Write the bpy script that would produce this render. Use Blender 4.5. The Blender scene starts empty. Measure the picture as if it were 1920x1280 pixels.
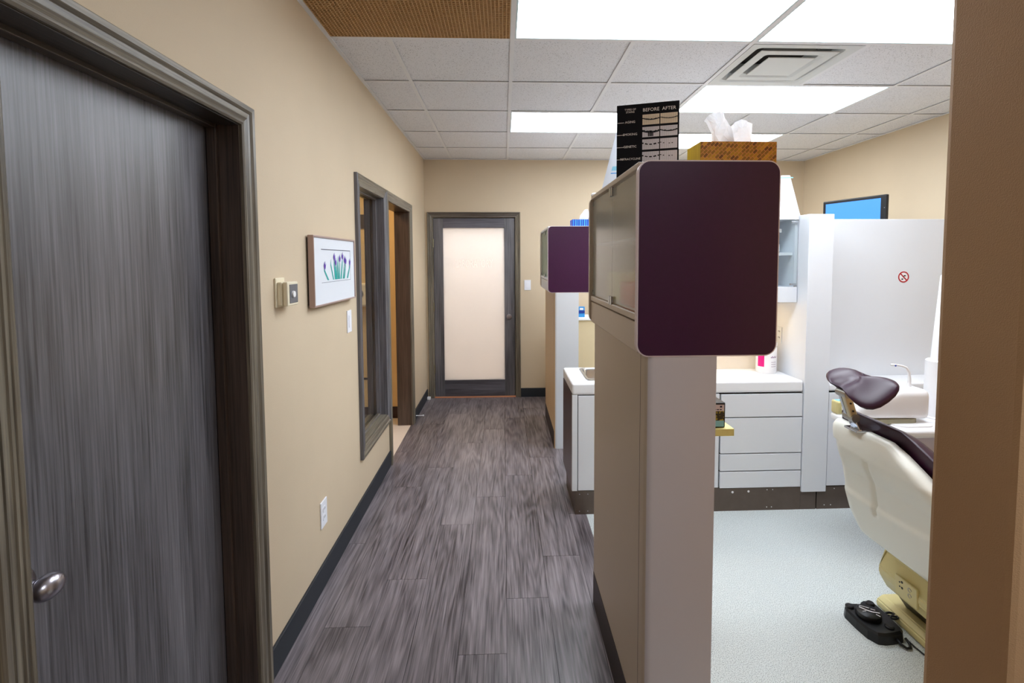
import bpy, bmesh, math, random
from mathutils import Vector, Matrix, Euler
random.seed(7)
SC = bpy.context.scene
COL = SC.collection
PI = math.pi

# ---------------------------------------------------------------- camera
H = 1.5314
F_, CX, CY, YAW, PITCH, ROLL = 945.02, 979.87, 543.44, .038, -.0591, -.0038
fw = Vector((math.sin(YAW) * math.cos(PITCH), math.cos(YAW) * math.cos(PITCH), math.sin(PITCH)))
r0 = Vector((math.cos(YAW), -math.sin(YAW), 0)); u0 = r0.cross(fw)
rt = math.cos(ROLL) * r0 + math.sin(ROLL) * u0; up = math.cos(ROLL) * u0 - math.sin(ROLL) * r0
cam = bpy.data.objects.new('camera', bpy.data.cameras.new('camera')); COL.objects.link(cam)
cam.matrix_world = Matrix(((rt.x, up.x, -fw.x, 0), (rt.y, up.y, -fw.y, 0), (rt.z, up.z, -fw.z, H), (0, 0, 0, 1)))
cam.data.sensor_width = 36; cam.data.lens = F_ / 1920 * 36
cam.data.shift_x = -(CX - 960) / 1920; cam.data.shift_y = (CY - 640) / 1920
cam.data.clip_start = .02
SC.camera = cam
# ---------------------------------------------------------------- world, exposure
wd = bpy.data.worlds.new('world'); SC.world = wd; wd.use_nodes = True
wd.node_tree.nodes['Background'].inputs[0].default_value = (.8, .85, 1, 1)
wd.node_tree.nodes['Background'].inputs[1].default_value = .05
SC.view_settings.view_transform = 'Standard'; SC.view_settings.look = 'None'
SC.view_settings.gamma = 1; SC.view_settings.use_curve_mapping = False
SC.view_settings.exposure = 0.35
SC.cycles.max_bounces = 10; SC.cycles.diffuse_bounces = 6; SC.cycles.glossy_bounces = 4
SC.cycles.transmission_bounces = 8; SC.cycles.sample_clamp_indirect = 6
TROFFER = 11.0           # strength of the ceiling panels

# ---------------------------------------------------------------- materials
def lin(c): return tuple(((v / 255) / 12.92 if v / 255 <= .04045 else ((v / 255 + .055) / 1.055) ** 2.4) for v in c)
def newmat(name):
    m = bpy.data.materials.new(name); m.use_nodes = True
    return m, m.node_tree, m.node_tree.nodes['Principled BSDF']
def mat(name, c, rough=.5, metal=0, spec=.5, bump=0, bscale=300, var=0, vscale=4, emit=0, coat=0, trans=0, ior=1.45):
    m, nt, b = newmat(name); L = lin(c)
    b.inputs['Base Color'].default_value = (*L, 1); b.inputs['Roughness'].default_value = rough
    b.inputs['Metallic'].default_value = metal; b.inputs['Specular IOR Level'].default_value = spec
    b.inputs['Coat Weight'].default_value = coat; b.inputs['IOR'].default_value = ior
    b.inputs['Transmission Weight'].default_value = trans
    if emit:
        b.inputs['Emission Color'].default_value = (*L, 1); b.inputs['Emission Strength'].default_value = emit
    tc = nt.nodes.new('ShaderNodeTexCoord')
    if var:
        n = nt.nodes.new('ShaderNodeTexNoise'); n.inputs['Scale'].default_value = vscale; n.inputs['Detail'].default_value = 4
        nt.links.new(tc.outputs['Object'], n.inputs['Vector'])
        r = nt.nodes.new('ShaderNodeValToRGB')
        r.color_ramp.elements[0].position = .3; r.color_ramp.elements[1].position = .7
        r.color_ramp.elements[0].color = (*[v * (1 - var) for v in L], 1); r.color_ramp.elements[1].color = (*[min(1, v * (1 + var)) for v in L], 1)
        nt.links.new(n.outputs['Fac'], r.inputs['Fac']); nt.links.new(r.outputs['Color'], b.inputs['Base Color'])
    if bump:
        n = nt.nodes.new('ShaderNodeTexNoise'); n.inputs['Scale'].default_value = bscale; n.inputs['Detail'].default_value = 2
        nt.links.new(tc.outputs['Object'], n.inputs['Vector'])
        bp = nt.nodes.new('ShaderNodeBump'); bp.inputs['Strength'].default_value = bump; bp.inputs['Distance'].default_value = .002
        nt.links.new(n.outputs['Fac'], bp.inputs['Height']); nt.links.new(bp.outputs['Normal'], b.inputs['Normal'])
    return m
def wood(name, cd, cl, axis='z', rough=.35, fine=110, spec=.5, coat=0):
    m, nt, b = newmat(name)
    tc = nt.nodes.new('ShaderNodeTexCoord'); mp = nt.nodes.new('ShaderNodeMapping')
    s = [fine, fine, fine]; s['xyz'.index(axis)] = fine * .022
    mp.inputs['Scale'].default_value = s; nt.links.new(tc.outputs['Object'], mp.inputs['Vector'])
    n = nt.nodes.new('ShaderNodeTexNoise'); n.inputs['Scale'].default_value = 1; n.inputs['Detail'].default_value = 5; n.inputs['Roughness'].default_value = .65
    nt.links.new(mp.outputs[0], n.inputs['Vector'])
    mp2 = nt.nodes.new('ShaderNodeMapping'); s2 = [9, 9, 9]; s2['xyz'.index(axis)] = .9
    mp2.inputs['Scale'].default_value = s2; nt.links.new(tc.outputs['Object'], mp2.inputs['Vector'])
    n2 = nt.nodes.new('ShaderNodeTexNoise'); n2.inputs['Scale'].default_value = 1; n2.inputs['Detail'].default_value = 3
    nt.links.new(mp2.outputs[0], n2.inputs['Vector'])
    mx = nt.nodes.new('ShaderNodeMath'); mx.operation = 'MULTIPLY_ADD'; mx.inputs[1].default_value = .45
    ad = nt.nodes.new('ShaderNodeMath'); ad.operation = 'MULTIPLY'; ad.inputs[1].default_value = .62
    nt.links.new(n.outputs['Fac'], ad.inputs[0]); nt.links.new(n2.outputs['Fac'], mx.inputs[0]); nt.links.new(ad.outputs[0], mx.inputs[2])
    r = nt.nodes.new('ShaderNodeValToRGB'); e = r.color_ramp.elements
    e[0].position = .38; e[1].position = .72; e[0].color = (*lin(cd), 1); e[1].color = (*lin(cl), 1)
    nt.links.new(mx.outputs[0], r.inputs['Fac']); nt.links.new(r.outputs['Color'], b.inputs['Base Color'])
    bp = nt.nodes.new('ShaderNodeBump'); bp.inputs['Strength'].default_value = .25; bp.inputs['Distance'].default_value = .0015
    nt.links.new(n.outputs['Fac'], bp.inputs['Height']); nt.links.new(bp.outputs['Normal'], b.inputs['Normal'])
    b.inputs['Roughness'].default_value = rough; b.inputs['Specular IOR Level'].default_value = spec; b.inputs['Coat Weight'].default_value = coat
    return m
def plank_mat():
    m, nt, b = newmat('grey vinyl planks'); N = nt.nodes; K = nt.links
    tc = N.new('ShaderNodeTexCoord'); g = N.new('ShaderNodeNewGeometry')
    cb = N.new('ShaderNodeCombineXYZ'); mu = N.new('ShaderNodeMath'); mu.operation = 'MULTIPLY'; mu.inputs[1].default_value = 37
    K.new(g.outputs['Random Per Island'], mu.inputs[0]); K.new(mu.outputs[0], cb.inputs[0]); K.new(mu.outputs[0], cb.inputs[2])
    va = N.new('ShaderNodeVectorMath'); va.operation = 'ADD'; K.new(tc.outputs['Object'], va.inputs[0]); K.new(cb.outputs[0], va.inputs[1])
    # swirled growth rings: contour lines of a stretched noise
    mp = N.new('ShaderNodeMapping'); mp.inputs['Scale'].default_value = (7.5, .75, 7.5); K.new(va.outputs[0], mp.inputs['Vector'])
    n = N.new('ShaderNodeTexNoise'); n.inputs['Scale'].default_value = 1; n.inputs['Detail'].default_value = 2.2; n.inputs['Roughness'].default_value = .55; n.inputs['Distortion'].default_value = .25
    K.new(mp.outputs[0], n.inputs['Vector'])
    fr = N.new('ShaderNodeMath'); fr.operation = 'MULTIPLY'; fr.inputs[1].default_value = 70; K.new(n.outputs['Fac'], fr.inputs[0])
    sn = N.new('ShaderNodeMath'); sn.operation = 'SINE'; K.new(fr.outputs[0], sn.inputs[0])
    mp2 = N.new('ShaderNodeMapping'); mp2.inputs['Scale'].default_value = (170, 5, 170); K.new(va.outputs[0], mp2.inputs['Vector'])
    n2 = N.new('ShaderNodeTexNoise'); n2.inputs['Scale'].default_value = 1; n2.inputs['Detail'].default_value = 4; K.new(mp2.outputs[0], n2.inputs['Vector'])
    mp3 = N.new('ShaderNodeMapping'); mp3.inputs['Scale'].default_value = (12, 2.2, 12); K.new(va.outputs[0], mp3.inputs['Vector'])
    n3 = N.new('ShaderNodeTexNoise'); n3.inputs['Scale'].default_value = 1; n3.inputs['Detail'].default_value = 3; K.new(mp3.outputs[0], n3.inputs['Vector'])
    a = N.new('ShaderNodeMath'); a.operation = 'MULTIPLY_ADD'; a.inputs[1].default_value = .05; K.new(sn.outputs[0], a.inputs[0])
    a0 = N.new('ShaderNodeMath'); a0.operation = 'MULTIPLY'; a0.inputs[1].default_value = .62; K.new(n2.outputs['Fac'], a0.inputs[0]); K.new(a0.outputs[0], a.inputs[2])
    a2 = N.new('ShaderNodeMath'); a2.operation = 'MULTIPLY_ADD'; a2.inputs[1].default_value = .42; K.new(n3.outputs['Fac'], a2.inputs[0]); K.new(a.outputs[0], a2.inputs[2])
    rr = N.new('ShaderNodeMath'); rr.operation = 'MULTIPLY_ADD'; rr.inputs[1].default_value = .05; K.new(g.outputs['Random Per Island'], rr.inputs[0]); K.new(a2.outputs[0], rr.inputs[2])
    r = N.new('ShaderNodeValToRGB'); e = r.color_ramp.elements
    e[0].position = .33; e[1].position = .74; e[0].color = (*lin((46, 40, 44)), 1); e[1].color = (*lin((146, 137, 142)), 1)
    K.new(rr.outputs[0], r.inputs['Fac']); K.new(r.outputs['Color'], b.inputs['Base Color'])
    bp = N.new('ShaderNodeBump'); bp.inputs['Strength'].default_value = .12; bp.inputs['Distance'].default_value = .001
    K.new(a2.outputs[0], bp.inputs['Height']); K.new(bp.outputs['Normal'], b.inputs['Normal'])
    b.inputs['Roughness'].default_value = .33
    return m
def speck(name, base, dark, scale, thr, rough=.6, bump=0, soft=.04):
    m, nt, b = newmat(name); N = nt.nodes; K = nt.links
    tc = N.new('ShaderNodeTexCoord'); n = N.new('ShaderNodeTexNoise'); n.inputs['Scale'].default_value = scale; n.inputs['Detail'].default_value = 1.5
    K.new(tc.outputs['Object'], n.inputs['Vector'])
    r = N.new('ShaderNodeValToRGB'); e = r.color_ramp.elements
    e[0].position = thr; e[1].position = thr + soft; e[0].color = (*lin(dark), 1); e[1].color = (*lin(base), 1)
    K.new(n.outputs['Fac'], r.inputs['Fac']); K.new(r.outputs['Color'], b.inputs['Base Color']); b.inputs['Roughness'].default_value = rough
    if bump:
        bp = N.new('ShaderNodeBump'); bp.inputs['Strength'].default_value = bump; bp.inputs['Distance'].default_value = .002
        K.new(r.outputs['Color'], bp.inputs['Height']); K.new(bp.outputs['Normal'], b.inputs['Normal'])
    return m
def weave_mat():
    m, nt, b = newmat('woven basket print'); N = nt.nodes; K = nt.links
    tc = N.new('ShaderNodeTexCoord'); mp = N.new('ShaderNodeMapping'); mp.inputs['Rotation'].default_value = (0, PI / 4, 0)
    K.new(tc.outputs['Object'], mp.inputs['Vector'])
    sp = N.new('ShaderNodeSeparateXYZ'); K.new(mp.outputs[0], sp.inputs[0]); cb = N.new('ShaderNodeCombineXYZ')
    K.new(sp.outputs[0], cb.inputs[0]); K.new(sp.outputs[2], cb.inputs[1]); K.new(sp.outputs[1], cb.inputs[2])
    br = N.new('ShaderNodeTexBrick'); br.inputs['Scale'].default_value = 40; br.inputs['Mortar Size'].default_value = .03
    br.inputs['Color1'].default_value = (*lin((92, 45, 12)), 1); br.inputs['Color2'].default_value = (*lin((214, 158, 30)), 1); br.inputs['Mortar'].default_value = (*lin((226, 150, 84)), 1)
    br.inputs['Brick Width'].default_value = .62; br.inputs['Row Height'].default_value = .36; br.inputs['Bias'].default_value = .1
    K.new(cb.outputs[0], br.inputs['Vector']); K.new(br.outputs['Color'], b.inputs['Base Color']); b.inputs['Roughness'].default_value = .45
    return m
def frosted(name, c, rough):
    m, nt, b = newmat(name)
    b.inputs['Base Color'].default_value = (*lin(c), 1); b.inputs['Transmission Weight'].default_value = .9; b.inputs['Roughness'].default_value = rough; b.inputs['IOR'].default_value = 1.18
    return m
def backlit(name, c, w=.6):
    m, nt, b = newmat(name); N = nt.nodes; K = nt.links
    t = N.new('ShaderNodeBsdfTranslucent'); t.inputs[0].default_value = (*lin(c), 1)
    b.inputs['Base Color'].default_value = (*lin(c), 1); b.inputs['Roughness'].default_value = .35
    mx = N.new('ShaderNodeMixShader'); mx.inputs[0].default_value = w
    K.new(b.outputs[0], mx.inputs[1]); K.new(t.outputs[0], mx.inputs[2]); K.new(mx.outputs[0], N['Material Output'].inputs[0])
    return m

M = dict(
    wall=mat('beige wallpaper', (208, 190, 163), .7, bump=.35, bscale=420, var=.03, vscale=2),
    wall_in=mat('inner room wall', (222, 198, 152), .75, bump=.2, bscale=420),
    wall_lab=mat('lab wall', (240, 234, 226), .8),
    base=mat('dark blue vinyl baseboard', (34, 40, 48), .5),
    base_in=mat('brown baseboard', (44, 24, 22), .5),
    plank=plank_mat(), sub=mat('plank seam', (20, 18, 20), .9),
    vinyl=speck('speckled pale vinyl floor', (214, 221, 221), (138, 147, 150), 300, .38, .45, 0, .10),
    tilefl=mat('cream tile', (224, 212, 200), .4, var=.05),
    ctile=speck('acoustic ceiling tile', (222, 222, 226), (128, 126, 130), 210, .335, .9, .4, .02),
    tbar=mat('white ceiling grid', (222, 222, 224), .5),
    grille=mat('tan eggcrate grille', (206, 168, 118), .55), dark=mat('dark cavity', (38, 30, 24), .9),
    troffer=mat('lit diffuser', (238, 246, 255), .4, emit=TROFFER), tframe=mat('light frame', (200, 216, 220), .4),
    vent=mat('vent enamel', (206, 208, 206), .45), ventdark=mat('vent duct', (60, 54, 50), .8),
    dwood=wood('dark ash veneer upright grain', (52, 50, 52), (130, 128, 134), 'z', .36, 120, .7),
    cwood=wood('casing ash upright grain', (70, 63, 54), (150, 141, 124), 'z', .33, 150),
    cwoody=wood('casing ash level grain', (70, 63, 54), (150, 141, 124), 'y', .33, 150),
    cwoodx=wood('casing ash cross grain', (64, 55, 48), (130, 120, 110), 'x', .33, 150),
    jwood=wood('jamb ash', (46, 36, 32), (98, 82, 72), 'z', .3, 150), jwoody=wood('jamb ash level', (34, 28, 24), (86, 74, 62), 'y', .35, 150),
    nickel=mat('satin nickel', (176, 172, 180), .28, 1), chrome=mat('chrome', (205, 208, 214), .12, 1), brass=mat('brass hinge', (160, 150, 120), .35, 1),
    labglass=backlit('frosted lab glass', (228, 226, 224)), letter=backlit('etched letters', (255, 254, 252), .85),
    glass=mat('clear glass', (244, 250, 248), .02, trans=1, ior=1.35), frost=frosted('frosted cabinet glass', (244, 246, 242), .16),
    frost_g=frosted('green tinted frosted glass', (196, 216, 196), .3),
    white=mat('white laminate', (226, 230, 236), .38, var=.012), white2=mat('white solid surface', (238, 240, 244), .3),
    cream=mat('cream backsplash', (238, 230, 216), .45),
    tan=mat('pearl taupe laminate', (194, 180, 163), .42, spec=.55, bump=.05, bscale=600), tanw=mat('pale pillar laminate', (206, 200, 204), .42),
    purple=mat('aubergine laminate', (58, 11, 54), .37, spec=.5, bump=.08, bscale=700, var=.06, vscale=60), edge=mat('pale edging', (228, 214, 218), .4),
    brownlam=mat('dark brown laminate', (62, 38, 36), .3), kick=mat('taupe metal kickplate', (98, 86, 78), .42, .35, var=.06, vscale=20), kickd=mat('dark kickboard', (44, 34, 32), .5),
    gap=mat('shadow gap', (24, 26, 30), .8), steel=mat('stainless', (190, 194, 198), .22, 1),
    black=mat('black plastic', (16, 17, 21), .38), blackm=mat('matte black card', (9, 10, 20), .6, spec=.25), screen=mat('blue screen', (58, 118, 205), .35, emit=.6),
    shell=mat('ivory white shell', (232, 232, 222), .32), ivory=mat('ivory yellow plastic', (216, 204, 148), .42), vinylp=mat('plum vinyl upholstery', (50, 17, 40), .36, spec=.45, bump=.1, bscale=500), alu=mat('aluminium', (180, 178, 172), .3, 1),
    wplastic=mat('white plastic', (240, 240, 242), .3), tissue=backlit('tissue paper', (250, 252, 255)), gold=weave_mat(), straw=wood('yellow straw print', (170, 130, 10), (226, 196, 40), 'z', .5, 300),
    blue=mat('blue carton', (28, 62, 150), .4), bluel=mat('light blue carton', (60, 150, 220), .4), magenta=mat('magenta print', (226, 10, 130), .4), violet=mat('violet print', (110, 40, 110), .5),
    red=mat('red print', (176, 20, 34), .5), orange=mat('orange carton', (236, 120, 60), .6), yellow=mat('yellow carton', (236, 226, 150), .5),
    teal=mat('teal print', (40, 165, 160), .6), iris=mat('iris purple print', (96, 60, 170), .6), matb=mat('white mat board', (222, 226, 233), .7), frame=mat('rose metal frame', (176, 152, 146), .35, .3),
    ink=mat('ink', (40, 40, 70), .6), cream_card=mat('cream teeth photo', (226, 214, 196), .5), tooth=mat('pale teeth photo', (214, 214, 226), .5), thermo=mat('ivory thermostat', (232, 222, 196), .45), tgrey=mat('grey dial plate', (120, 122, 130), .4, .4),
    switch=mat('white switch plate', (236, 238, 246), .4), orangewood=mat('oak threshold', (206, 140, 104), .4), leafp=speck('leaf photo print', (180, 160, 50), (50, 40, 22), 90, .5, .5, 0, .1),
    skyb=mat('pale blue print', (140, 200, 220), .6), pinkl=mat('pink grey print', (220, 205, 212), .6), amber=mat('amber print', (230, 190, 120), .6),
)

# ---------------------------------------------------------------- helpers
MW = {}
def thing(name, label, cat, loc=(0, 0, 0), rot=(0, 0, 0), group=None):
    o = bpy.data.objects.new(name, None); COL.objects.link(o); o.empty_display_size = .1
    o.location = loc; o.rotation_euler = rot; o['label'] = label; o['category'] = cat
    if group: o['group'] = group
    MW[o] = Matrix.Translation(loc) @ Euler(rot).to_matrix().to_4x4()
    return o
def part(name, bm, m, parent=None, smooth=False, local=False, label=None, recalc=True):
    if recalc: bmesh.ops.recalc_face_normals(bm, faces=bm.faces[:])
    me = bpy.data.meshes.new(name); bm.to_mesh(me); bm.free()
    ms = m if isinstance(m, (list, tuple)) else [m]
    for x in ms: me.materials.append(M[x] if isinstance(x, str) else x)
    if smooth: me.shade_smooth() if smooth is True else me.set_sharp_from_angle(angle=smooth)
    o = bpy.data.objects.new(name, me); COL.objects.link(o)
    if parent is not None:
        o.parent = parent; MW[o] = MW[parent]
        if not local: me.transform(MW[parent].inverted())
    else: MW[o] = Matrix()
    if label: o['label'] = label
    return o
def smooth_angle(o, a=40):
    o.data.shade_smooth(); o.data.set_sharp_from_angle(angle=math.radians(a)); return o
def single(name, bm, m, label, cat, group=None, sm=None, base=None):
    o = part(name, bm, m); o['label'] = label; o['category'] = cat
    if group: o['group'] = group
    if base: o.data.transform(Matrix.Translation(-Vector(base))); o.location = base; MW[o] = Matrix.Translation(base)
    if sm: smooth_angle(o, sm)
    return o
def struct(name, bm, m, parent=None, label=None):
    o = part(name, bm, m, parent)
    if parent is None: o['kind'] = 'structure'
    if label: o['label'] = label
    return o
def B(): return bmesh.new()
def box(bm, x0, x1, y0, y1, z0, z1, bev=0, seg=2, mi=0, mtx=None):
    vs = [bm.verts.new((x, y, z)) for x in (x0, x1) for y in (y0, y1) for z in (z0, z1)]
    fs = [bm.faces.new([vs[i] for i in f]) for f in ((0, 1, 3, 2), (4, 6, 7, 5), (0, 4, 5, 1), (2, 3, 7, 6), (0, 2, 6, 4), (1, 5, 7, 3))]
    for f in fs: f.material_index = mi
    if mtx is not None:
        for v in vs: v.co = mtx @ v.co
    if bev:
        es = list({e for f in fs for e in f.edges})
        bmesh.ops.bevel(bm, geom=es, offset=bev, segments=seg, affect='EDGES', profile=.5)
    return bm
def bx(*a, **k): return box(B(), *a, **k)
def poly_prism(bm, pts, n, mi=0):
    """pts: list of Vector (planar loop); n: extrusion vector"""
    n = Vector(n); a = [bm.verts.new(Vector(p)) for p in pts]; b = [bm.verts.new(Vector(p) + n) for p in pts]
    f = bm.faces.new(a); f.material_index = mi; f = bm.faces.new(b[::-1]); f.material_index = mi
    k = len(pts)
    for i in range(k):
        f = bm.faces.new((a[i], b[i], b[(i + 1) % k], a[(i + 1) % k])); f.material_index = mi
    return bm
def rrect(u0, u1, v0, v1, r, n=7):
    out = []
    for cu, cv, a0 in ((u1 - r, v1 - r, 0), (u0 + r, v1 - r, 90), (u0 + r, v0 + r, 180), (u1 - r, v0 + r, 270)):
        for i in range(n + 1):
            a = math.radians(a0 + 90 * i / n); out.append((cu + r * math.cos(a), cv + r * math.sin(a)))
    return out
def disc_pts(cu, cv, r, n=24): return [(cu + r * math.cos(2 * PI * i / n), cv + r * math.sin(2 * PI * i / n)) for i in range(n)]
def tube(bm, pts, rad, n=10, mi=0, cap=True):
    pts = [Vector(p) for p in pts]; rads = rad if isinstance(rad, (list, tuple)) else [rad] * len(pts)
    rings = []; prev = None
    for i, p in enumerate(pts):
        d = (pts[min(i + 1, len(pts) - 1)] - pts[max(i - 1, 0)]).normalized()
        if prev is None: a = d.orthogonal().normalized()
        else: a = (prev - d * prev.dot(d)).normalized()
        prev = a; b = d.cross(a)
        rings.append([bm.verts.new(p + (a * math.cos(2 * PI * k / n) + b * math.sin(2 * PI * k / n)) * rads[i]) for k in range(n)])
    for i in range(len(rings) - 1):
        for k in range(n):
            f = bm.faces.new((rings[i][k], rings[i][(k + 1) % n], rings[i + 1][(k + 1) % n], rings[i + 1][k])); f.material_index = mi
    if cap: bm.faces.new(rings[0][::-1]).material_index = mi; bm.faces.new(rings[-1]).material_index = mi
    return bm
def lathe(bm, prof, c, axis='z', n=28, mi=0):
    """prof: (radius, height) along axis from point c"""
    c = Vector(c); A = {'z': (Vector((1, 0, 0)), Vector((0, 1, 0)), Vector((0, 0, 1))), 'x': (Vector((0, 1, 0)), Vector((0, 0, 1)), Vector((1, 0, 0))), 'y': (Vector((1, 0, 0)), Vector((0, 0, 1)), Vector((0, 1, 0)))}[axis]
    rings = []
    for r, h in prof:
        if r < 1e-6: rings.append([bm.verts.new(c + A[2] * h)])
        else: rings.append([bm.verts.new(c + A[2] * h + (A[0] * math.cos(2 * PI * k / n) + A[1] * math.sin(2 * PI * k / n)) * r) for k in range(n)])
    for a, b in zip(rings, rings[1:]):
        for k in range(n):
            q = [a[k % len(a)], a[(k + 1) % len(a)], b[(k + 1) % len(b)], b[k % len(b)]]
            u = []
            for v in q:
                if v not in u: u.append(v)
            if len(u) > 2: bm.faces.new(u).material_index = mi
    for rg in (rings[0], rings[-1]):
        if len(rg) > 2: bm.faces.new(rg).material_index = mi
    return bm
def text_bm(bm, s, mtx, size, depth=.0006, align='CENTER', mi=0, sx=1.0, spacing=1.0):
    cu = bpy.data.curves.new('t', 'FONT'); cu.body = s; cu.size = size; cu.extrude = depth; cu.align_x = align; cu.space_character = spacing; cu.resolution_u = 2
    ob = bpy.data.objects.new('t', cu); COL.objects.link(ob)
    me = bpy.data.meshes.new_from_object(ob.evaluated_get(bpy.context.evaluated_depsgraph_get()))
    me.transform(mtx @ Matrix.Diagonal((sx, 1, 1, 1)))
    n0 = len(bm.faces); bm.from_mesh(me); bm.faces.ensure_lookup_table()
    for f in bm.faces[n0:]: f.material_index = mi
    bpy.data.objects.remove(ob); bpy.data.curves.remove(cu); bpy.data.meshes.remove(me)
    return bm
def axes(o, x, y, z):
    m = Matrix.Identity(4)
    for i in range(3): m[i][0] = x[i]; m[i][1] = y[i]; m[i][2] = z[i]; m[i][3] = o[i]
    return m
CAS = [(0, 0), (0, .010), (.006, .014), (.012, .013), (.014, .011), (.026, .016), (.028, .013), (.042, .015), (.044, .012), (.052, .020), (.064, .022), (.068, .018), (.068, 0)]
def casing(bm, rect, to3, out, closed=False, prof=CAS, w=1.0, mi_side=0, mi_top=1):
    """mitred profiled trim round rect=(a0,a1,b0,b1); to3(a,b)->Vector on the wall; out = wall normal"""
    a0, a1, b0, b1 = rect; out = Vector(out)
    path = [(a0, b0), (a0, b1), (a1, b1), (a1, b0)]
    dirs = [(-1, 0 if not closed else -1), (-1, 1), (1, 1), (1, 0 if not closed else -1)]
    rings = []
    for (pa, pb), (da, db) in zip(path, dirs):
        rings.append([bm.verts.new(to3(pa + da * o * w, pb + db * o * w) + out * h) for o, h in prof])
    n = len(prof); ids = [(0, 1, mi_side), (1, 2, mi_top), (2, 3, mi_side)] + ([(3, 0, mi_top)] if closed else [])
    for i, j, mi in ids:
        for k in range(n):
            bm.faces.new((rings[i][k], rings[i][(k + 1) % n], rings[j][(k + 1) % n], rings[j][k])).material_index = mi
    if not closed:
        bm.faces.new(rings[0]); bm.faces.new(rings[3][::-1])
    return bm
L3 = lambda x: (lambda a, b: Vector((x, a, b)))
X3 = lambda y: (lambda a, b: Vector((a, y, b)))

# ---------------------------------------------------------------- setting
XL, XR, YB, ZC = -.859, 3.368, 5.58, 2.6247
TH = .125
YF = -1.6
# left wall with three openings
bm = B()
x0, x1 = XL - TH, XL
D1 = (.91, 1.70, 1.975); W1 = (3.045, 3.655, .41, 1.975); D2 = (3.80, 4.655, 1.975)
for a, b, c, d in ((YF, D1[0], 0, ZC), (D1[0], D1[1], D1[2], ZC), (D1[1], W1[0], 0, ZC), (W1[0], W1[1], 0, W1[2]), (W1[0], W1[1], W1[3], ZC), (W1[1], D2[0], 0, ZC), (D2[0], D2[1], D2[2], ZC), (D2[1], YB + .15, 0, ZC)):
    box(bm, x0, x1, a, b, c, d)
struct('wall_left', bm, 'wall')
# back wall with the lab door opening
LD = (-.772, .132, 2.0)
bm = B()
for a, b, c, d in ((XL, LD[0], 0, ZC), (LD[0], LD[1], LD[2], ZC), (LD[1], XR + .15, 0, ZC)): box(bm, a, b, YB, YB + .15, c, d)
struct('wall_back', bm, 'wall')
struct('wall_right', bx(XR, XR + .15, .90, YB, 0, ZC), 'wall')
# the wall whose end stands at the right edge of the picture
NX = .803
bm = B()
prof = [(NX + .012, .90), (NX + .003, .897), (NX, .888), (NX, .752), (NX + .003, .743), (NX + .012, .74), (XR + .15, .74), (XR + .15, .90)]
poly_prism(bm, [Vector((a, b, 0)) for a, b in prof], (0, 0, ZC))
struct('wall_front', bm, mat('beige wallpaper in shade tone', (186, 150, 112), .7, bump=.35, bscale=420))  # wallpaper browned and darkened: the shade on this wall is in its colour
struct('wall_rear', bx(XL - TH, 2.45, YF - .15, YF, 0, ZC), 'wall')
struct('wall_side', bx(2.3, 2.45, YF, .74, 0, ZC), 'wall')
# plank floor
bm = B()
ph = {-5: .06, -4: .74, -3: 1.05, -2: .235, -1: .57, 0: .89, 1: 1.21, 2: .33}
PW, PL, g = .1907, 1.311, .0009
def floor_strip(bm, k, xa, xb, ya, yb):
    p = ph.get(k, (k * .43) % PL); y = p + PL * math.floor((ya - p) / PL)
    while y < yb:
        a, b = max(y, ya), min(y + PL, yb)
        if b - a > .01: box(bm, xa + g, xb - g, a + g, b - g, -.004, 0)
        y += PL
XV = .491
for k in range(-5, 3):
    xa = .0055 + PW * k; xb = xa + PW
    floor_strip(bm, k, max(xa, XL - .012), min(xb, XV), YF, YB + .05)
for k in range(3, 12): floor_strip(bm, k, max(.0055 + PW * k, XV), min(.0055 + PW * (k + 1), 2.3), YF, .80)
fl = struct('floor', bm, 'plank')
struct('floor', bx(XL - .012, 2.3, YF, YB + .05, -.03, -.0035), 'sub', fl)
struct('floor', bx(XV, XR, .80, YB, -.03, 0), 'vinyl')
struct('floor', bx(-3.2, XL - .012, 1.9, 5.1, -.03, -.001), 'tilefl')
struct('floor', bx(-1.2, .6, YB + .05, 7.6, -.03, 0), 'tilefl')
# room behind the window and the open doorway
bm = B()
box(bm, -3.2, XL - TH, 4.89, 5.0, 0, ZC); box(bm, -3.3, -3.2, 1.8, 5.0, 0, ZC); box(bm, -3.2, XL - TH, 1.8, 1.9, 0, ZC)
struct('wall_inner', bm, 'wall_in')
struct('baseboard_inner', bx(-3.2, XL - TH, 4.875, 4.89, 0, .11), 'base_in')
bm = B(); box(bm, -1.2, .6, 7.5, 7.6, 0, ZC); box(bm, -1.3, -1.2, YB + .15, 7.6, 0, ZC); box(bm, .6, .7, YB + .15, 7.6, 0, ZC)
struct('wall_lab', bm, 'wall_lab')
# ceilings
GY = {'E': 5.0152, 'D': 4.4056, 'C': 3.796, 'B': 3.1864, 'A': 2.5768, 'Z': 1.9672, 'Y': 1.3576, 'X': .748}
G0 = .0518; GG = .6096
colx = [XL, G0 - GG, G0, G0 + GG, G0 + 2 * GG, G0 + 3 * GG, G0 + 4 * GG, G0 + 5 * GG, XR]
rowy = [YB, 5.0152, 4.4056, 3.796, 3.1864, 2.5768, 1.9672, 1.3576, .748, .1384, -.4712, -1.0808, YF]
TROF = [(2, 5, 'long pale ceiling light panel, nearest the corridor, right of the tan grille'), (4, 5, 'pale ceiling light panel cut off by the shaded wall end at right'), (4, 3, 'middle ceiling light panel directly behind the square air vent'),
        (2, 2, 'ceiling light panel partly hidden behind the black teeth chart'), (4, 1, 'farthest ceiling light panel, behind the tissue standing out of its box'),
        (3, 9, 'unseen fill light panel added behind the viewpoint')]  # last entry: unseen panel, added to brighten faces turned towards the camera
open_cells = set()
for c, r, _ in TROF: open_cells |= {(c, r), (c + 1, r)}
open_cells |= {(0, 5), (1, 5), (4, 4)}
bm = B(); hb = .0115
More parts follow.
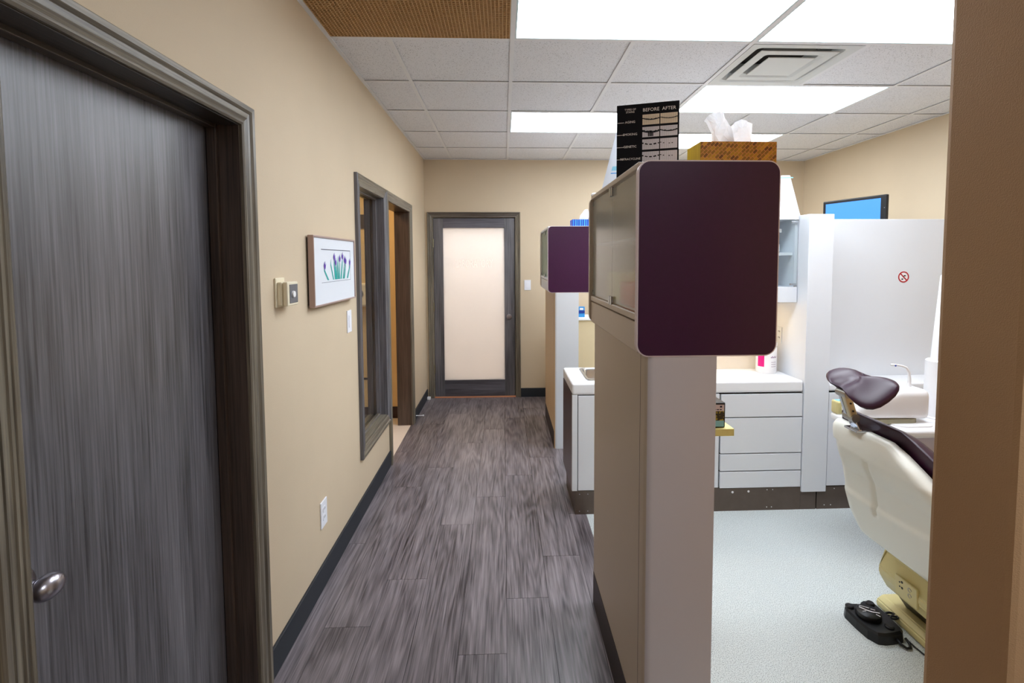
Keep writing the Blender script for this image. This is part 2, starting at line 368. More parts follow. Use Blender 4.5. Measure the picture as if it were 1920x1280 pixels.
for ri in range(len(rowy) - 1):
    for ci in range(len(colx) - 1):
        if (ci, ri) in open_cells: continue
        box(bm, colx[ci] + .004, colx[ci + 1] - .004, rowy[ri + 1] + .004, rowy[ri] - .004, ZC + .007, ZC + .02)
struct('ceiling', bm, 'ctile')
struct('ceiling', bx(XL - TH, XR + .15, YF, YB + .15, 2.86, 2.92), 'dark')  # unseen roof slab above the tiles, added to stop light leaking in
struct('ceiling', bx(-3.3, XL - TH - .002, 1.8, 5.0, 2.42, 2.5), 'wall_in')
struct('ceiling', bx(-1.3, .7, YB + .152, 7.6, ZC, ZC + .08), 'wall_lab')
bm = B()
for i, x in enumerate(colx):
    if i == 0: box(bm, XL, XL + .02, YF, YB, ZC - .001, ZC + .004)
    elif i == len(colx) - 1: box(bm, XR - .02, XR, .9, YB, ZC - .001, ZC + .004)
    elif i == 1: box(bm, x - hb, x + hb, GY['A'], YB, ZC, ZC + .003); box(bm, x - hb, x + hb, YF, GY['Z'], ZC, ZC + .003)
    else:
        rows = [(YF, YB)]
        if i == 3: rows = [(YF, GY['Z']), (GY['A'], GY['C']), (GY['D'], YB)]
        if i == 5: rows = [(YF, GY['Z']), (GY['A'], GY['B']), (GY['C'], GY['D']), (GY['E'], YB)]
        for a, b in rows: box(bm, x - hb, x + hb, a, b, ZC, ZC + .003)
for y in rowy[1:-1]: box(bm, XL, XR, y - hb, y + hb, ZC + .0004, ZC + .0034)
box(bm, XL, XR, YB - .018, YB, ZC - .001, ZC + .004)
struct('trim_1', bm, 'tbar')
# ceiling light panels
for k, (c, r, lab) in enumerate(TROF):
    xa, xb, ya, yb = colx[c], colx[c + 2], rowy[r + 1], rowy[r]
    t = thing('ceiling_light', lab, 'ceiling light', ((xa + xb) / 2, (ya + yb) / 2, ZC), group='ceiling light panels')
    w = .020; bm = B()
    for q in ((xa + .012, xa + w, ya + .012, yb - .012), (xb - w, xb - .012, ya + .012, yb - .012), (xa + w, xb - w, ya + .012, ya + w), (xa + w, xb - w, yb - w, yb - .012)): box(bm, *q, ZC + .0005, ZC + .03)
    box(bm, xa + .012, xb - .012, ya + .012, yb - .012, ZC + .03, ZC + .035)
    part('frame', bm, 'tframe', t)
    part('diffuser', bx(xa + w + .001, xb - w - .001, ya + w + .001, yb - w - .001, ZC + .006, ZC + .012), 'troffer', t)
# eggcrate grille
t = thing('ceiling_grille', 'tan egg-crate return air grille in the ceiling beside the left wall', 'ceiling grille', (-.4, 2.27, ZC))
xa, xb, ya, yb = XL + .024, G0 - .014, GY['Z'] + .012, GY['A'] - .012
bm = B(); st = .0165
n = int((xb - xa) / st)
for i in range(n + 1):
    x = xa + (xb - xa) * i / n; box(bm, x - .0018, x + .0018, ya, yb, ZC + .001, ZC + .014)
n = int((yb - ya) / st)
for i in range(n + 1):
    y = ya + (yb - ya) * i / n; box(bm, xa, xb, y - .0018, y + .0018, ZC + .001, ZC + .014)
part('lattice', bm, 'grille', t)
part('backing', bx(xa, xb, ya, yb, ZC + .05, ZC + .056), 'dark', t)
# square air vent
t = thing('air_vent', 'square white louvred air vent set in the ceiling grid', 'air vent', ((colx[4] + colx[5]) / 2, (GY['A'] + GY['B']) / 2, ZC))
vx, vy = (colx[4] + colx[5]) / 2, (GY['A'] + GY['B']) / 2
def sqring(bm, steps, r=.0):
    rings = []
    for h, z, cr in steps: rings.append([bm.verts.new((vx + a, vy + b, z)) for a, b in rrect(-h, h, -h, h, cr, 5)])
    for a, b in zip(rings, rings[1:]):
        for k in range(len(a)): bm.faces.new((a[k], a[(k + 1) % len(a)], b[(k + 1) % len(b)], b[k]))
bm = B(); sqring(bm, [(.292, ZC - .001, .002), (.250, ZC - .001, .03), (.240, ZC + .006, .035), (.225, ZC + .045, .05), (.222, ZC + .10, .05)]); part('frame', bm, 'vent', t, recalc=False)
bm = B(); sqring(bm, [(.212, ZC - .002, .004), (.165, ZC - .001, .02), (.150, ZC + .012, .035), (.140, ZC + .06, .045)]); sqring(bm, [(.212, ZC - .002, .004), (.214, ZC + .001, .004), (.160, ZC + .004, .03), (.138, ZC + .06, .045)]); part('louvre', bm, 'vent', t, recalc=False)
part('centre_plate', bx(vx - .128, vx + .128, vy - .128, vy + .128, ZC - .003, ZC + .002, .001), 'vent', t)
part('duct', bx(vx - .285, vx + .285, vy - .285, vy + .285, ZC + .11, ZC + .13), 'ventdark', t)

# ---------------------------------------------------------------- left wall trim, doors, window
# door_1 (closed, dark veneer)
d = struct('door_1', bx(-.998, -.958, D1[0] + .008, D1[1] - .008, .008, D1[2] - .006, .002), 'dwood', label='closed flush door of dark grey wood at the left edge')
kc = Vector((-.958, .992, .893))
bm = B(); lathe(bm, [(0, 0), (.034, 0), (.034, .004), (.030, .009), (.016, .012), (.013, .02), (.0125, .034), (.016, .038)], kc, 'x')
kb = part('door_knob', bm, 'nickel', d); smooth_angle(kb, 50)
bm = B(); bmesh.ops.create_uvsphere(bm, u_segments=32, v_segments=20, radius=1)
for v in bm.verts: v.co = Vector((kc.x + .058 + v.co.x * .021, kc.y + v.co.y * .033, kc.z + v.co.z * .025))
part('knob_grip', bm, 'nickel', kb, smooth=True)
def jamb_set(bm, y0, y1, z0, z1, xa, xb, bottom=False, t=.018):
    box(bm, xa, xb, y0 - t, y0, z0, z1 + t); box(bm, xa, xb, y1, y1 + t, z0, z1 + t); box(bm, xa, xb, y0, y1, z1, z1 + t, mi=1)
    if bottom: box(bm, xa, xb, y0 - t, y1 + t, z0 - t, z0, mi=1)
bm = B(); jamb_set(bm, D1[0] + .002, D1[1] - .002, 0, D1[2] - .002, XL - TH, XL + .002, t=.002)
s = .014
box(bm, -.955, -.925, D1[0], D1[0] + s, 0, D1[2], .002); box(bm, -.955, -.925, D1[1] - s, D1[1], 0, D1[2], .002); box(bm, -.955, -.925, D1[0] + s, D1[1] - s, D1[2] - s, D1[2], .002, mi=1)
struct('trim_2', bm, ['jwood', 'jwoody'])
bm = B(); casing(bm, (D1[0] - .004, D1[1] + .004, 0, D1[2] + .001), L3(XL), (1, 0, 0), prof=[(a * 1.0, b) for a, b in CAS]); struct('trim_3', bm, ['cwood', 'cwoody'])
# window_1
bm = B(); casing(bm, W1, L3(XL), (1, 0, 0), closed=True)
jamb_set(bm, W1[0] + .003, W1[1] - .003, W1[2] + .003, W1[3] - .003, XL - TH - .01, XL + .001, True, t=.003)
for xx, q in ((XL - .055, .014), (XL - .108, .007)):
    q = q
    for a, b, c, dd, mi in ((W1[0], W1[0] + q, W1[2], W1[3], 0), (W1[1] - q, W1[1], W1[2], W1[3], 0), (W1[0] + q, W1[1] - q, W1[2], W1[2] + q, 1), (W1[0] + q, W1[1] - q, W1[3] - q, W1[3], 1)):
        box(bm, xx - .014, xx + .014, a, b, c, dd, .003, mi=mi)
wn = struct('window_1', bm, ['dwood', 'cwoody'], label='tall narrow interior window in dark wood trim on the left wall')
struct('window_glass', bx(XL - .083, XL - .077, W1[0] + .004, W1[1] - .004, W1[2] + .004, W1[3] - .004), 'glass', wn)
# open doorway beside it
bm = B(); jamb_set(bm, D2[0] + .003, D2[1] - .003, 0, D2[2] - .003, XL - TH - .006, XL + .001, t=.003)
struct('trim_4', bm, ['jwood', 'jwoody'])
bm = B(); casing(bm, (D2[0], D2[1], 0, D2[2]), L3(XL), (1, 0, 0), prof=CAS); struct('trim_5', bm, ['cwood', 'cwoody'])
# door_2: lab door
ly = YB + .012
bm = B(); yy0, yy1 = ly, ly + .04
lx0, lx1, lz0, lz1 = LD[0] + .006, LD[1] - .006, .012, LD[2] - .005
gx0, gx1, gz0, gz1 = -.662, .012, .195, 1.888
box(bm, lx0, gx0, yy0, yy1, lz0, lz1, .002); box(bm, gx1, lx1, yy0, yy1, lz0, lz1, .002)
box(bm, gx0, gx1, yy0, yy1, gz1, lz1, .002, mi=1); box(bm, gx0, gx1, yy0, yy1, lz0, gz0, .002, mi=1)
dl = struct('door_2', bm, ['dwood', wood('dark ash veneer cross grain', (54, 52, 56), (120, 118, 128), 'x', .34, 120)], label='dark framed glass door lettered LABORATORY at the corridor end')
pane = struct('glass_pane', bx(gx0, gx1, ly + .012, ly + .02, gz0, gz1), 'labglass', dl)
bm = B(); text_bm(bm, 'LABORATORY', axes((-.325, ly + .0115, 1.452), (1, 0, 0), (0, 0, 1), (0, -1, 0)), .128, .0004, spacing=1.02, sx=.50)
struct('lettering', bm, 'letter', dl)
bm = B(); kx, kz = .062, .905
lathe(bm, [(0, 0), (.030, 0), (.030, -.006), (.012, -.010), (.011, -.03), (.022, -.038), (.027, -.05), (.022, -.062), (0, -.068)], (kx, ly, kz), 'y')
smooth_angle(struct('door_knob', bm, 'nickel', dl), 50)
for z in (.32, 1.02, 1.72):
    bm = B(); box(bm, lx0 - .012, lx0 + .004, ly - .009, ly - .001, z - .045, z + .045, .001); tube(bm, [(lx0 - .003, ly - .012, z - .048), (lx0 - .003, ly - .012, z + .048)], .006, 8)
    struct('hinge', bm, 'brass', dl)
bm = B(); casing(bm, (LD[0], LD[1], 0, LD[2]), X3(YB), (0, -1, 0), prof=[(a * .84, b) for a, b in CAS]); 
struct('trim_6', bm, ['cwood', 'cwoodx'])
bm = B(); jamb_set_x = [(LD[0] - .002, LD[0] + .03, 0, LD[2]), (LD[1] - .03, LD[1] + .002, 0, LD[2]), (LD[0], LD[1], LD[2] - .03, LD[2] + .002)]
for a, b, c, dd in jamb_set_x: box(bm, a, b, ly + .042, YB + .151, c, dd)
struct('trim_8', bm, 'cwood')
struct('trim_7', bx(LD[0], LD[1], YB - .012, YB + .1, 0, .010, .002), 'orangewood')
# baseboards
def bb(name, *q): struct(name, bx(*q, .003), 'base')
bb('baseboard_left', XL, XL + .012, D1[1] + .073, 3.732, 0, .112)
bb('baseboard_left', XL, XL + .012, D2[1] + .069, YB, 0, .10)
bb('baseboard_left', XL, XL + .012, YF, D1[0] - .073, 0, .10)
bb('baseboard_back', LD[1] + .058, XR, YB - .012, YB, 0, .10)
bb('baseboard_right', XR - .012, XR, .9, YB - .012, 0, .10)

# ---------------------------------------------------------------- wall fittings
def plate(name, label, cat, to3, out, a, b, kind, w=.072, h=.118, group=None):
    o3 = Vector(out); c = to3(a, b); au = Vector((0, 1, 0)) if abs(o3.x) > .5 else Vector((1, 0, 0))
    t = thing(name, label, cat, tuple(c), group=group)
    mt = axes(c, au, (0, 0, 1), o3)
    part('cover_plate', bx(-w / 2, w / 2, -h / 2, h / 2, 0, .006, .002, mtx=mt), 'switch', t)
    if kind == 'rocker':
        part('rocker', bx(-.017, .017, -.034, .034, .006, .0095, .0015, mtx=mt), 'switch', t)
    else:
        for s in (-.02, .02):
            f = part('socket', poly_prism(B(), [mt @ Vector((p, q, .006)) for p, q in rrect(-.017, .017, s - .014, s + .014, .01)], o3 * .002), 'switch', t)
            bm = B()
            for q in (-.006, .006): box(bm, q - .001, q + .001, s - .001, s + .008, .008, .0084, mtx=mt)
            part('slot', bm, 'gap', f)
    return t
plate('light_switch', 'white rocker light switch on left wall below the framed irises', 'light switch', L3(XL), (1, 0, 0), 2.815, 1.197, 'rocker', h=.122)
plate('wall_outlet', 'white duplex outlet low on the left wall above dark baseboard', 'outlet', L3(XL), (1, 0, 0), 2.352, .342, 'outlet', .078, .125)
plate('light_switch', 'white rocker light switch on end wall right of laboratory door', 'light switch', X3(YB), (0, -1, 0), .267, 1.255, 'rocker', h=.112)
# thermostat
t = thing('thermostat', 'ivory wall thermostat with grey face and silver dial', 'thermostat', (XL, 1.97, 1.41))
part('wall_plate', bx(XL, XL + .008, 1.918, 1.995, 1.355, 1.468, .003), 'thermo', t)
bm = B(); box(bm, XL + .008, XL + .026, 1.925, 2.02, 1.362, 1.452, .004); box(bm, XL + .028, XL + .046, 1.928, 2.026, 1.360, 1.452, .004); box(bm, XL + .024, XL + .03, 1.935, 2.015, 1.37, 1.445)
part('case', bm, 'thermo', t)
f = part('face', bx(XL + .046, XL + .048, 1.945, 2.018, 1.370, 1.442, .001), 'tgrey', t)
bm = B(); lathe(bm, [(0, 0), (.013, 0), (.012, .006), (0, .007)], (XL + .048, 1.973, 1.404), 'x', 20); part('dial', bm, 'wplastic', t, smooth=False)
# picture
t = thing('framed_picture', 'framed picture of purple irises on the left wall', 'picture', (XL, 2.53, 1.49))
py0, py1, pz0, pz1, pd = 2.235, 2.848, 1.325, 1.645, .034
bm = B(); fr = .008
for q in ((py0, py0 + fr, pz0, pz1), (py1 - fr, py1, pz0, pz1), (py0 + fr, py1 - fr, pz0, pz0 + fr), (py0 + fr, py1 - fr, pz1 - fr, pz1)): box(bm, XL + .008, XL + pd, *q, .0015)
part('frame', bm, 'frame', t)
part('backing', bx(XL + .001, XL + .012, py0 + .01, py1 - .01, pz0 + .01, pz1 - .01), 'black', t)
part('mat_board', bx(XL + .012, XL + pd - .006, py0 + fr, py1 - fr, pz0 + fr, pz1 - fr), 'matb', t)
px_ = XL + pd - .0055
bm = B(); a0, a1, b0, b1 = py0 + .105, py1 - .075, pz0 + .105, pz1 - .062
for q in ((a0, a1, b0, b0 + .0015), (a0, a1, b1, b1 + .003), (a1 - .001, a1, b0, b1)): box(bm, px_, px_ + .0004, *q)
pr_ = part('print_border', bm, 'ink', t)
stems = [(.13, .02, -.10, .52, 1), (.30, .22, -.04, .80, 0), (.36, .33, -.02, .86, 1), (.40, .37, .0, .66, 1), (.47, .46, .0, .93, 0), (.50, .52, .0, .80, 1), (.56, .62, .02, .90, 1), (.64, .70, .03, .76, 1), (.68, .74, .03, .70, 1), (.80, .90, .05, .64, 1), (.42, .42, 0, .7, 0)]
W_, H_ = a1 - a0, b1 - b0
for i, (s0, s1, _, hh, fl_) in enumerate(stems):
    ya, yb = a0 + s0 * W_ + .03, a0 + s1 * W_ + .03; z0, z1 = b0 + .01, b0 + .01 + hh * H_ * .8
    w = .010 if i % 3 == 0 else .007; xo = px_ + .0001 * i
    part('printed_stem', poly_prism(B(), [(xo, ya - w, z0), (xo, ya + w, z0), (xo, yb + w * .5, z0 + (z1 - z0) * .75), (xo, yb, z1), (xo, yb - w * .8, z0 + (z1 - z0) * .7)], (.0004, 0, 0)), 'teal', t)
    if fl_:
        bf = B(); v = lambda p, q: (px_ + .0016, yb + p * .0011, z1 + q * .0011)
        poly_prism(bf, [v(-3, -11), v(3, -11), v(9, -3), v(14, 14), v(7, 5), v(4, 24), v(0, 8), v(-3, 22), v(-7, 6), v(-12, 16), v(-9, -2)], (.0004, 0, 0)); part('printed_flower', bf, 'iris', t)
# door stops
bm = B(); tube(bm, [(XL + .012, 4.80, .045), (XL + .075, 4.80, .045)], .0045, 8); tube(bm, [(XL + .075, 4.80, .045), (XL + .088, 4.80, .045)], .008, 10)
single('door_stop', bm, 'wplastic', 'white spring door stop on baseboard beside the open doorway', 'door stop')
bm = B(); box(bm, XL + .012, XL + .05, 5.50, 5.54, .0, .03, .006)
single('door_stop', bm, 'wplastic', 'small white stop on the floor at foot of laboratory door frame', 'door stop')
struct('trim_9', bx(-1.75, -1.12, 4.872, 4.89, 1.84, 1.97, .003), 'jwoody')
struct('trim_10', bx(-1.75, -1.12, 4.876, 4.89, .38, .40, .003), 'jwoody')
# dispenser inside the inner room
t = thing('towel_dispenser', 'pale dispenser on the wall seen through the interior window', 'dispenser', (-1.35, 4.89, 1.2))
part('case', bx(-1.5, -1.27, 4.78, 4.889, 1.1, 1.32, .02), 'thermo', t)
bm = B(); lathe(bm, [(0, 0), (.05, 0), (.05, -.006), (.03, -.008), (0, -.008)], (-1.37, 4.78, 1.22), 'y'); part('viewing_window', bm, 'tgrey', t)
# lamp in inner room and lab (ceiling panels)
t = thing('ceiling_light', 'warm ceiling lamp of the small room behind the interior window', 'ceiling light', (-1.55, 4.05, 2.41))
part('diffuser', bx(-1.8, -1.3, 3.8, 4.3, 2.40, 2.418), mat('warm lamp', (255, 224, 176), .5, emit=13), t)
t = thing('ceiling_light', 'laboratory ceiling lamp behind the frosted door', 'ceiling light', (-.3, 6.4, ZC))
part('diffuser', bx(-.8, .2, 6.0, 6.8, ZC - .02, ZC - .002), mat('lab lamp', (250, 249, 252), .5, emit=16.5), t)

# ---------------------------------------------------------------- divider units
def divider(name, label, x0, x1, y0, y1, facemat, kickh=.145, front='tanw', side='tan', z1=1.262):
    t = thing(name, label, 'divider', (x0, y0, 0))
    bm = B(); r = .022
    pts = [(x0 + r - r * math.cos(a), y0 + r - r * math.sin(a)) for a in [PI / 2 * i / 6 for i in range(7)]]
    k = len(pts)
    loop = pts + [(x1, y0), (x1, y1), (x0, y1)]
    poly_prism(bm, [Vector((a, b, 0)) for a, b in loop], (0, 0, z1))
    bm.faces.ensure_lookup_table()
    o = part('post', bm, [side, front], t)
    for f in o.data.polygons:
        if f.normal.y < -.7: f.material_index = 1
    smooth_angle(o, 35)
    part('kickboard', bx(x0 - .002, x0 + .004, y0 + .024, y1 - .002, 0, kickh), 'kickd', t)
    bm = B(); box(bm, x0 - .0004, x0 + .001, y0 + .055, y0 + .0565, kickh, z1 - .002); part('joint', bm, 'gap', t)
    return t
def wall_cabinet(label, x0, x1, y0, y1, z0, z1, glass='frost', items=True, body='tan'):
    t = thing('display_cabinet', label, 'cabinet', (x0, y0, z0))
    th = .022; rr = .034
    for ya, nm, fy in ((y0, 'near', y0), (y1 - th, 'far', None)):
        bm = B(); poly_prism(bm, [Vector((a, ya, b)) for a, b in rrect(x0, x1, z0, z1, rr)], (0, th, 0)); e = part('end_panel', bm, 'edge' if fy is not None else 'tan', t); smooth_angle(e, 30)
        if fy is not None:
            bm = B(); k = .0035; poly_prism(bm, [Vector((a, ya - .0012, b)) for a, b in rrect(x0 + k, x1 - k, z0 + k, z1 - k, rr - k)], (0, .0015, 0)); part('panel_face', bm, 'purple', e, label='dark purple laminate face')
    xa, xb, ya, yb = x0 + .006, x1 - .006, y0 + th, y1 - th
    part('top_board', bx(xa, xb, ya, yb, z1 - .017, z1 - .001, .002), body, t)
    part('fascia', bx(xa + .002, xb, ya, yb, z0 + .006, z0 + .092, .003), body, t)
    part('rail', bx(xa, xa + .03, ya, yb, z0 + .096, z0 + .116, .003), body, t)
    part('bottom_board', bx(xa + .03, xb - .01, ya, yb, z0 + .095, z0 + .112), 'white', t)
    ym = ya + (yb - ya) * .485
    for a, b in ((ya + .004, ym - .001), (ym + .001, yb - .004)):
        dr = part('glass_door', bx(xa + .008, xa + .013, a, b, z0 + .12, z1 - .024), glass, t)
        far = a > ym - .01
        hy = b - .012 if far else a + .004
        bm = B()
        for z in (z0 + .124, z1 - .046): box(bm, xa + .004, xa + .008, hy, hy + .008, z, z + .018, .0008)
        part('hinge', bm, 'steel', dr)
    bm = B()
    for s in (ym - .022, ym + .004):
        for z in (z0 + .112, z1 - .050): box(bm, xa - .001, xa + .0078, s, s + .017, z, z + .03, .001)
    part('catch', bm, 'steel', t)
    part('back_glass', bx(xb - .014, xb - .008, ya + .002, yb - .002, z0 + .12, z1 - .024), glass, t)
    part('shelf', bx(xa + .04, xb - .04, ya + .002, yb - .002, z0 + .33, z0 + .338), 'white', t)
    if items:
        o = bx(xa + .05, xb - .10, ya + .02, ym + .03, z0 + .113, z0 + .19, .003); single('carton', o, 'orange', 'orange carton on the floor of the near purple-ended glass cabinet', 'carton', base=(xa + .1, ya + .1, z0 + .113))
        o = bx(xa + .07, xb - .12, ym + .09, yb - .05, z0 + .113, z0 + .22, .003); single('carton', o, 'yellow', 'pale yellow carton at the far end of near glass cabinet', 'carton', base=(xa + .1, ym + .1, z0 + .113))
    return t
POST = divider('divider_post', 'tall taupe divider post with pale rounded end, nearest the camera', .395, .594, 1.372, 2.16, None)
wall_cabinet('large glass-sided cabinet with dark purple end panel, topped by tissue box', .367, .762, 1.37, 2.16, 1.262, 1.801)
divider('divider_post', 'far narrow divider post, tan side and white end, near laboratory door', .406, .601, 4.0, 4.86, None, .135, 'white', mat('warm tan laminate', (206, 182, 146), .45), 1.27)
wall_cabinet('small far cabinet with square purple end panel above white post', .353, .745, 4.0, 4.83, 1.27, 1.80, 'frost_g', False, 'white')

# shelf on the right of the near divider with a small carton
part('side_shelf', bx(.594, .898, 1.9, 2.12, .842, .871, .002), 'yellow', POST, label='small cream side shelf')
t = thing('glove_box', 'dark carton with leaf photo on the cream shelf right of the taupe post', 'carton', (.79, 1.96, .871))
part('box', bx(.735, .868, 1.915, 2.01, .8715, .971, .004), 'black', t)
part('band', bx(.736, .862, 1.9135, 1.9145, .938, .963), 'pinkl', t); part('photo', bx(.736, .862, 1.9135, 1.9145, .900, .938), 'leafp', t); part('label_panel', bx(.736, .862, 1.9135, 1.9145, .876, .900), 'skyb', t)
bm = B()
for i in range(5): box(bm, .80 + i * .011, .808 + i * .011, 1.913, 1.9136, .942, .946)
box(bm, .845, .853, 1.913, 1.9136, .952, .959); part('print', bm, 'ink', t)

# ---------------------------------------------------------------- things on the near cabinet
ZT = 1.80
t = thing('tissue_box', 'gold basket-weave tissue box on the large purple-ended cabinet', 'tissue box', (.715, 1.58, ZT))
tx0, tx1, ty0, ty1, tz1 = .598, .834, 1.525, 1.637, 1.888
bm = B(); box(bm, tx0, tx1, ty0, ty1, ZT + .001, tz1, .002)
o = part('carton', bm, ['gold', 'straw'], t)
for f in o.data.polygons:
    if abs(f.normal.x) > .7: f.material_index = 1
bm = B()
# tissue: two peaks, a pleated sheet
def lobe(bm, pts, yc, dep, bulge):
    n = len(pts); fr_ = []; bk = []
    for (x, z) in pts: fr_.append(bm.verts.new((x, yc - dep + random.uniform(-.002, .002), z))); bk.append(bm.verts.new((x + .002, yc + dep + random.uniform(-.003, .003), z - .002)))
    cx_ = sum(p[0] for p in pts) / n; cz_ = sum(p[1] for p in pts) / n
    cf = bm.verts.new((cx_, yc - dep - bulge, cz_)); cb_ = bm.verts.new((cx_, yc + dep + bulge, cz_))
    for i in range(n):
        j = (i + 1) % n
        bm.faces.new((fr_[i], fr_[j], cf)); bm.faces.new((bk[j], bk[i], cb_)); bm.faces.new((fr_[j], fr_[i], bk[i], bk[j]))
zz = tz1 - .004
sc_ = 1 / 945 * 1.565
def tp(x, y): return (.055 + (x - 979.87 + 36) * sc_ - .052, H - (y - 489) * sc_)
l1 = [tp(x, y) for x, y in ((1336, 268), (1337, 252), (1331, 238), (1323, 226), (1326, 221), (1335, 216), (1347, 214), (1354, 215), (1359, 222), (1365, 232), (1371, 240), (1374, 252), (1378, 268))]
l2 = [tp(x, y) for x, y in ((1360, 268), (1368, 250), (1371, 240), (1380, 231), (1391, 226), (1402, 229), (1415, 233), (1415, 246), (1413, 268))]
lobe(bm, l1, 1.578, .012, .010); lobe(bm, l2, 1.585, .010, .012)
bmesh.ops.subdivide_edges(bm, edges=bm.edges[:], cuts=2, use_grid_fill=True)
for v in bm.verts: v.co.y += .005 * math.sin(v.co.x * 160 + v.co.z * 40) + .002 * math.sin(v.co.x * 420)
part('tissue', bm, 'tissue', t)
# black chart
c0 = Vector((.418, 1.862, ZT)); c1 = Vector((.624, 1.79, ZT)); u = (c1 - c0); Wc = u.length; u.normalize(); nrm = Vector((u.y, -u.x, 0))
if nrm.y > 0: nrm = -nrm
t = thing('flip_chart', 'black tent chart of stained teeth BEFORE and AFTER on the near cabinet', 'chart', tuple((c0 + c1) / 2))
vv = Vector((0, 0, 1)); Hc = .292
mt = axes(c0, u, vv, nrm)
part('front_leaf', bx(0, Wc, 0, Hc, -.003, 0, .0008, mtx=mt), 'blackm', t)
mb = axes(c0 - nrm * .003, u, (vv * .97 + nrm * -.24).normalized() * 1, nrm)
bm = B(); poly_prism(bm, [c0 - nrm * .11, c1 - nrm * .11, c1 - nrm * .006 + vv * (Hc - .004), c0 - nrm * .006 + vv * (Hc - .004)], nrm * -.002); part('rear_leaf', bm, 'matb', t)
bm = B()
cols = ((.105, .057), (.168, .061)); rows_ = (.226, .188, .149, .109)
cs = [(Wc * .42, Wc * .27), (Wc * .705, Wc * .27)]
k = 0
for j, zr in enumerate((.216, .172, .128, .084)):
    for i, (ux, uw) in enumerate(cs):
        warm = j == 0
        ph_ = part('teeth_photo', bx(ux, ux + uw, zr, zr + .036, 0, .0006, mtx=mt), 'cream_card' if warm else 'tooth', t)
        bm = B(); nn = 12
        lw = (.0016 if i else .0026) * (1.7 if j == 1 else 1)
        for q in range(nn):
            if j >= 2 and (q % 3 == 1 or i and q % 2): continue
            a = ux + uw * q / nn; zc_ = zr + .018 + .005 * ((q - 6) / 6) ** 2
            box(bm, a, a + uw / nn * .95, zc_ - lw, zc_ + lw * random.uniform(.3, 1), .0006, .001, mtx=mt)
        if j == 1 and i == 0:
            for q in (4, 5, 6, 7): box(bm, ux + uw * q / nn, ux + uw * (q + .8) / nn, zr + .002, zr + .016, .0006, .001, mtx=mt)
        for q in range(1, 8): box(bm, ux + uw * q / 8 - .0003, ux + uw * q / 8, zr + .002, zr + .034, .0006, .0008, mtx=mt, mi=1)
        part('tooth_line', bm, ['blackm', 'tgrey'], ph_)
bm = B()
def ct(s, a, b, size, al='CENTER'): part('lettering', text_bm(B(), s, mt @ Matrix.Translation((a, b, .0004)), size, .0003, al), 'wplastic', t)
ct('BEFORE', Wc * .555, .263, .0168); ct('AFTER', Wc * .84, .263, .0168)
ct('TYPES OF', Wc * .22, .271, .0095); ct('STAINS', Wc * .22, .262, .0095)
for s, zr in (('AGING', .226), ('SMOKING', .182), ('GENETIC', .138), ('TETRACYCLINE', .094)):
    ct(s, Wc * .22 if len(s) < 9 else Wc * .225, zr, .0115 if len(s) < 9 else .0105)
    box(bm, 0, Wc * .12, zr + .002, zr + .0035, .0002, .0006, mtx=mt)
part('rule_line', bm, 'wplastic', t)
bm = B()
for q, w in ((.15, .010), (.19, .011), (.24, .012)): poly_prism(bm, [mt @ Vector((a, b, 0)) for a, b in rrect(Wc * q, Wc * q + w * 1.2, .010, .010 + w * 2.2, .005, 4)], nrm * .0006)
part('tooth_print', bm, 'pinkl', t)
# pale chart behind it
def tent(label, a, b, zb, h, lean, dep, decos, off=None):
    a = Vector((*a, zb)); b = Vector((*b, zb)); u = (b - a); w = u.length; u.normalize(); n = Vector((u.y, -u.x, 0)); n = n if n.y < 0 else -n
    t = thing('tent_card', label, 'card', tuple((a + b) / 2))
    topv = Vector((0, 0, h)) - n * dep / 2
    sh = lean
    def P(p, q, o=0): return a + u * (p * w + sh * q) + topv * q + n * o
    poly = lambda pts, o, th: poly_prism(B(), [P(p, q, o) for p, q in pts], n * th)
    wd_ = 1
    part('front_leaf', poly([(0, 0), (1, 0), (1 - off if off else 1, 1), (0, 1)], 0, .0015), 'matb', t)
    bm = B(); poly_prism(bm, [a - n * dep, b - n * dep, P(1 - off if off else 1, 1, -.002), P(0, 1, -.002)], n * -.0015); part('rear_leaf', bm, 'matb', t)
    for (p0, p1, q0, q1, m) in decos: part('print_block', poly([(p0, q0), (p1, q0), (p1, q1), (p0, q1)], .0015, .0004), m, t)
    return t
tent('pale leaflet card leaning behind the black teeth chart', (.398, 2.06), (.56, 2.0), ZT, .25, .055, .09, [(.12, .5, .32, .335, 'bluel'), (.12, .5, .37, .44, 'skyb'), (.35, .5, .42, .7, 'amber'), (.25, .45, .12, .14, 'tgrey')])
# small white round thing at the far end of the near cabinet
bm = B(); lathe(bm, [(0, 0), (.014, 0), (.014, .006), (.009, .012), (0, .014)], (.385, 2.13, ZT), 'z', 16); single('white_cap', bm, 'wplastic', 'tiny round white cap on far end of near cabinet top', 'cap', base=(.385, 2.13, ZT), sm=50)
# blue tissue box on the far cabinet
t = thing('tissue_box', 'blue striped tissue box on the far small cabinet', 'tissue box', (.66, 4.2, 1.80))
bm = B(); box(bm, .565, .735, 4.12, 4.26, 1.80, 1.862, .002)
for i in range(9): box(bm, .572 + i * .018, .576 + i * .018 + .003 * (i % 2), 4.118, 4.1205, 1.80, 1.86, mi=1)
part('carton', bm, ['blue', 'bluel'], t)
bm = B(); lobe(bm, [(.63, 1.862), (.64, 1.90), (.675, 1.945), (.70, 1.95), (.715, 1.90), (.70, 1.862)], 4.19, .014, .012); part('tissue', bm, 'tissue', t)

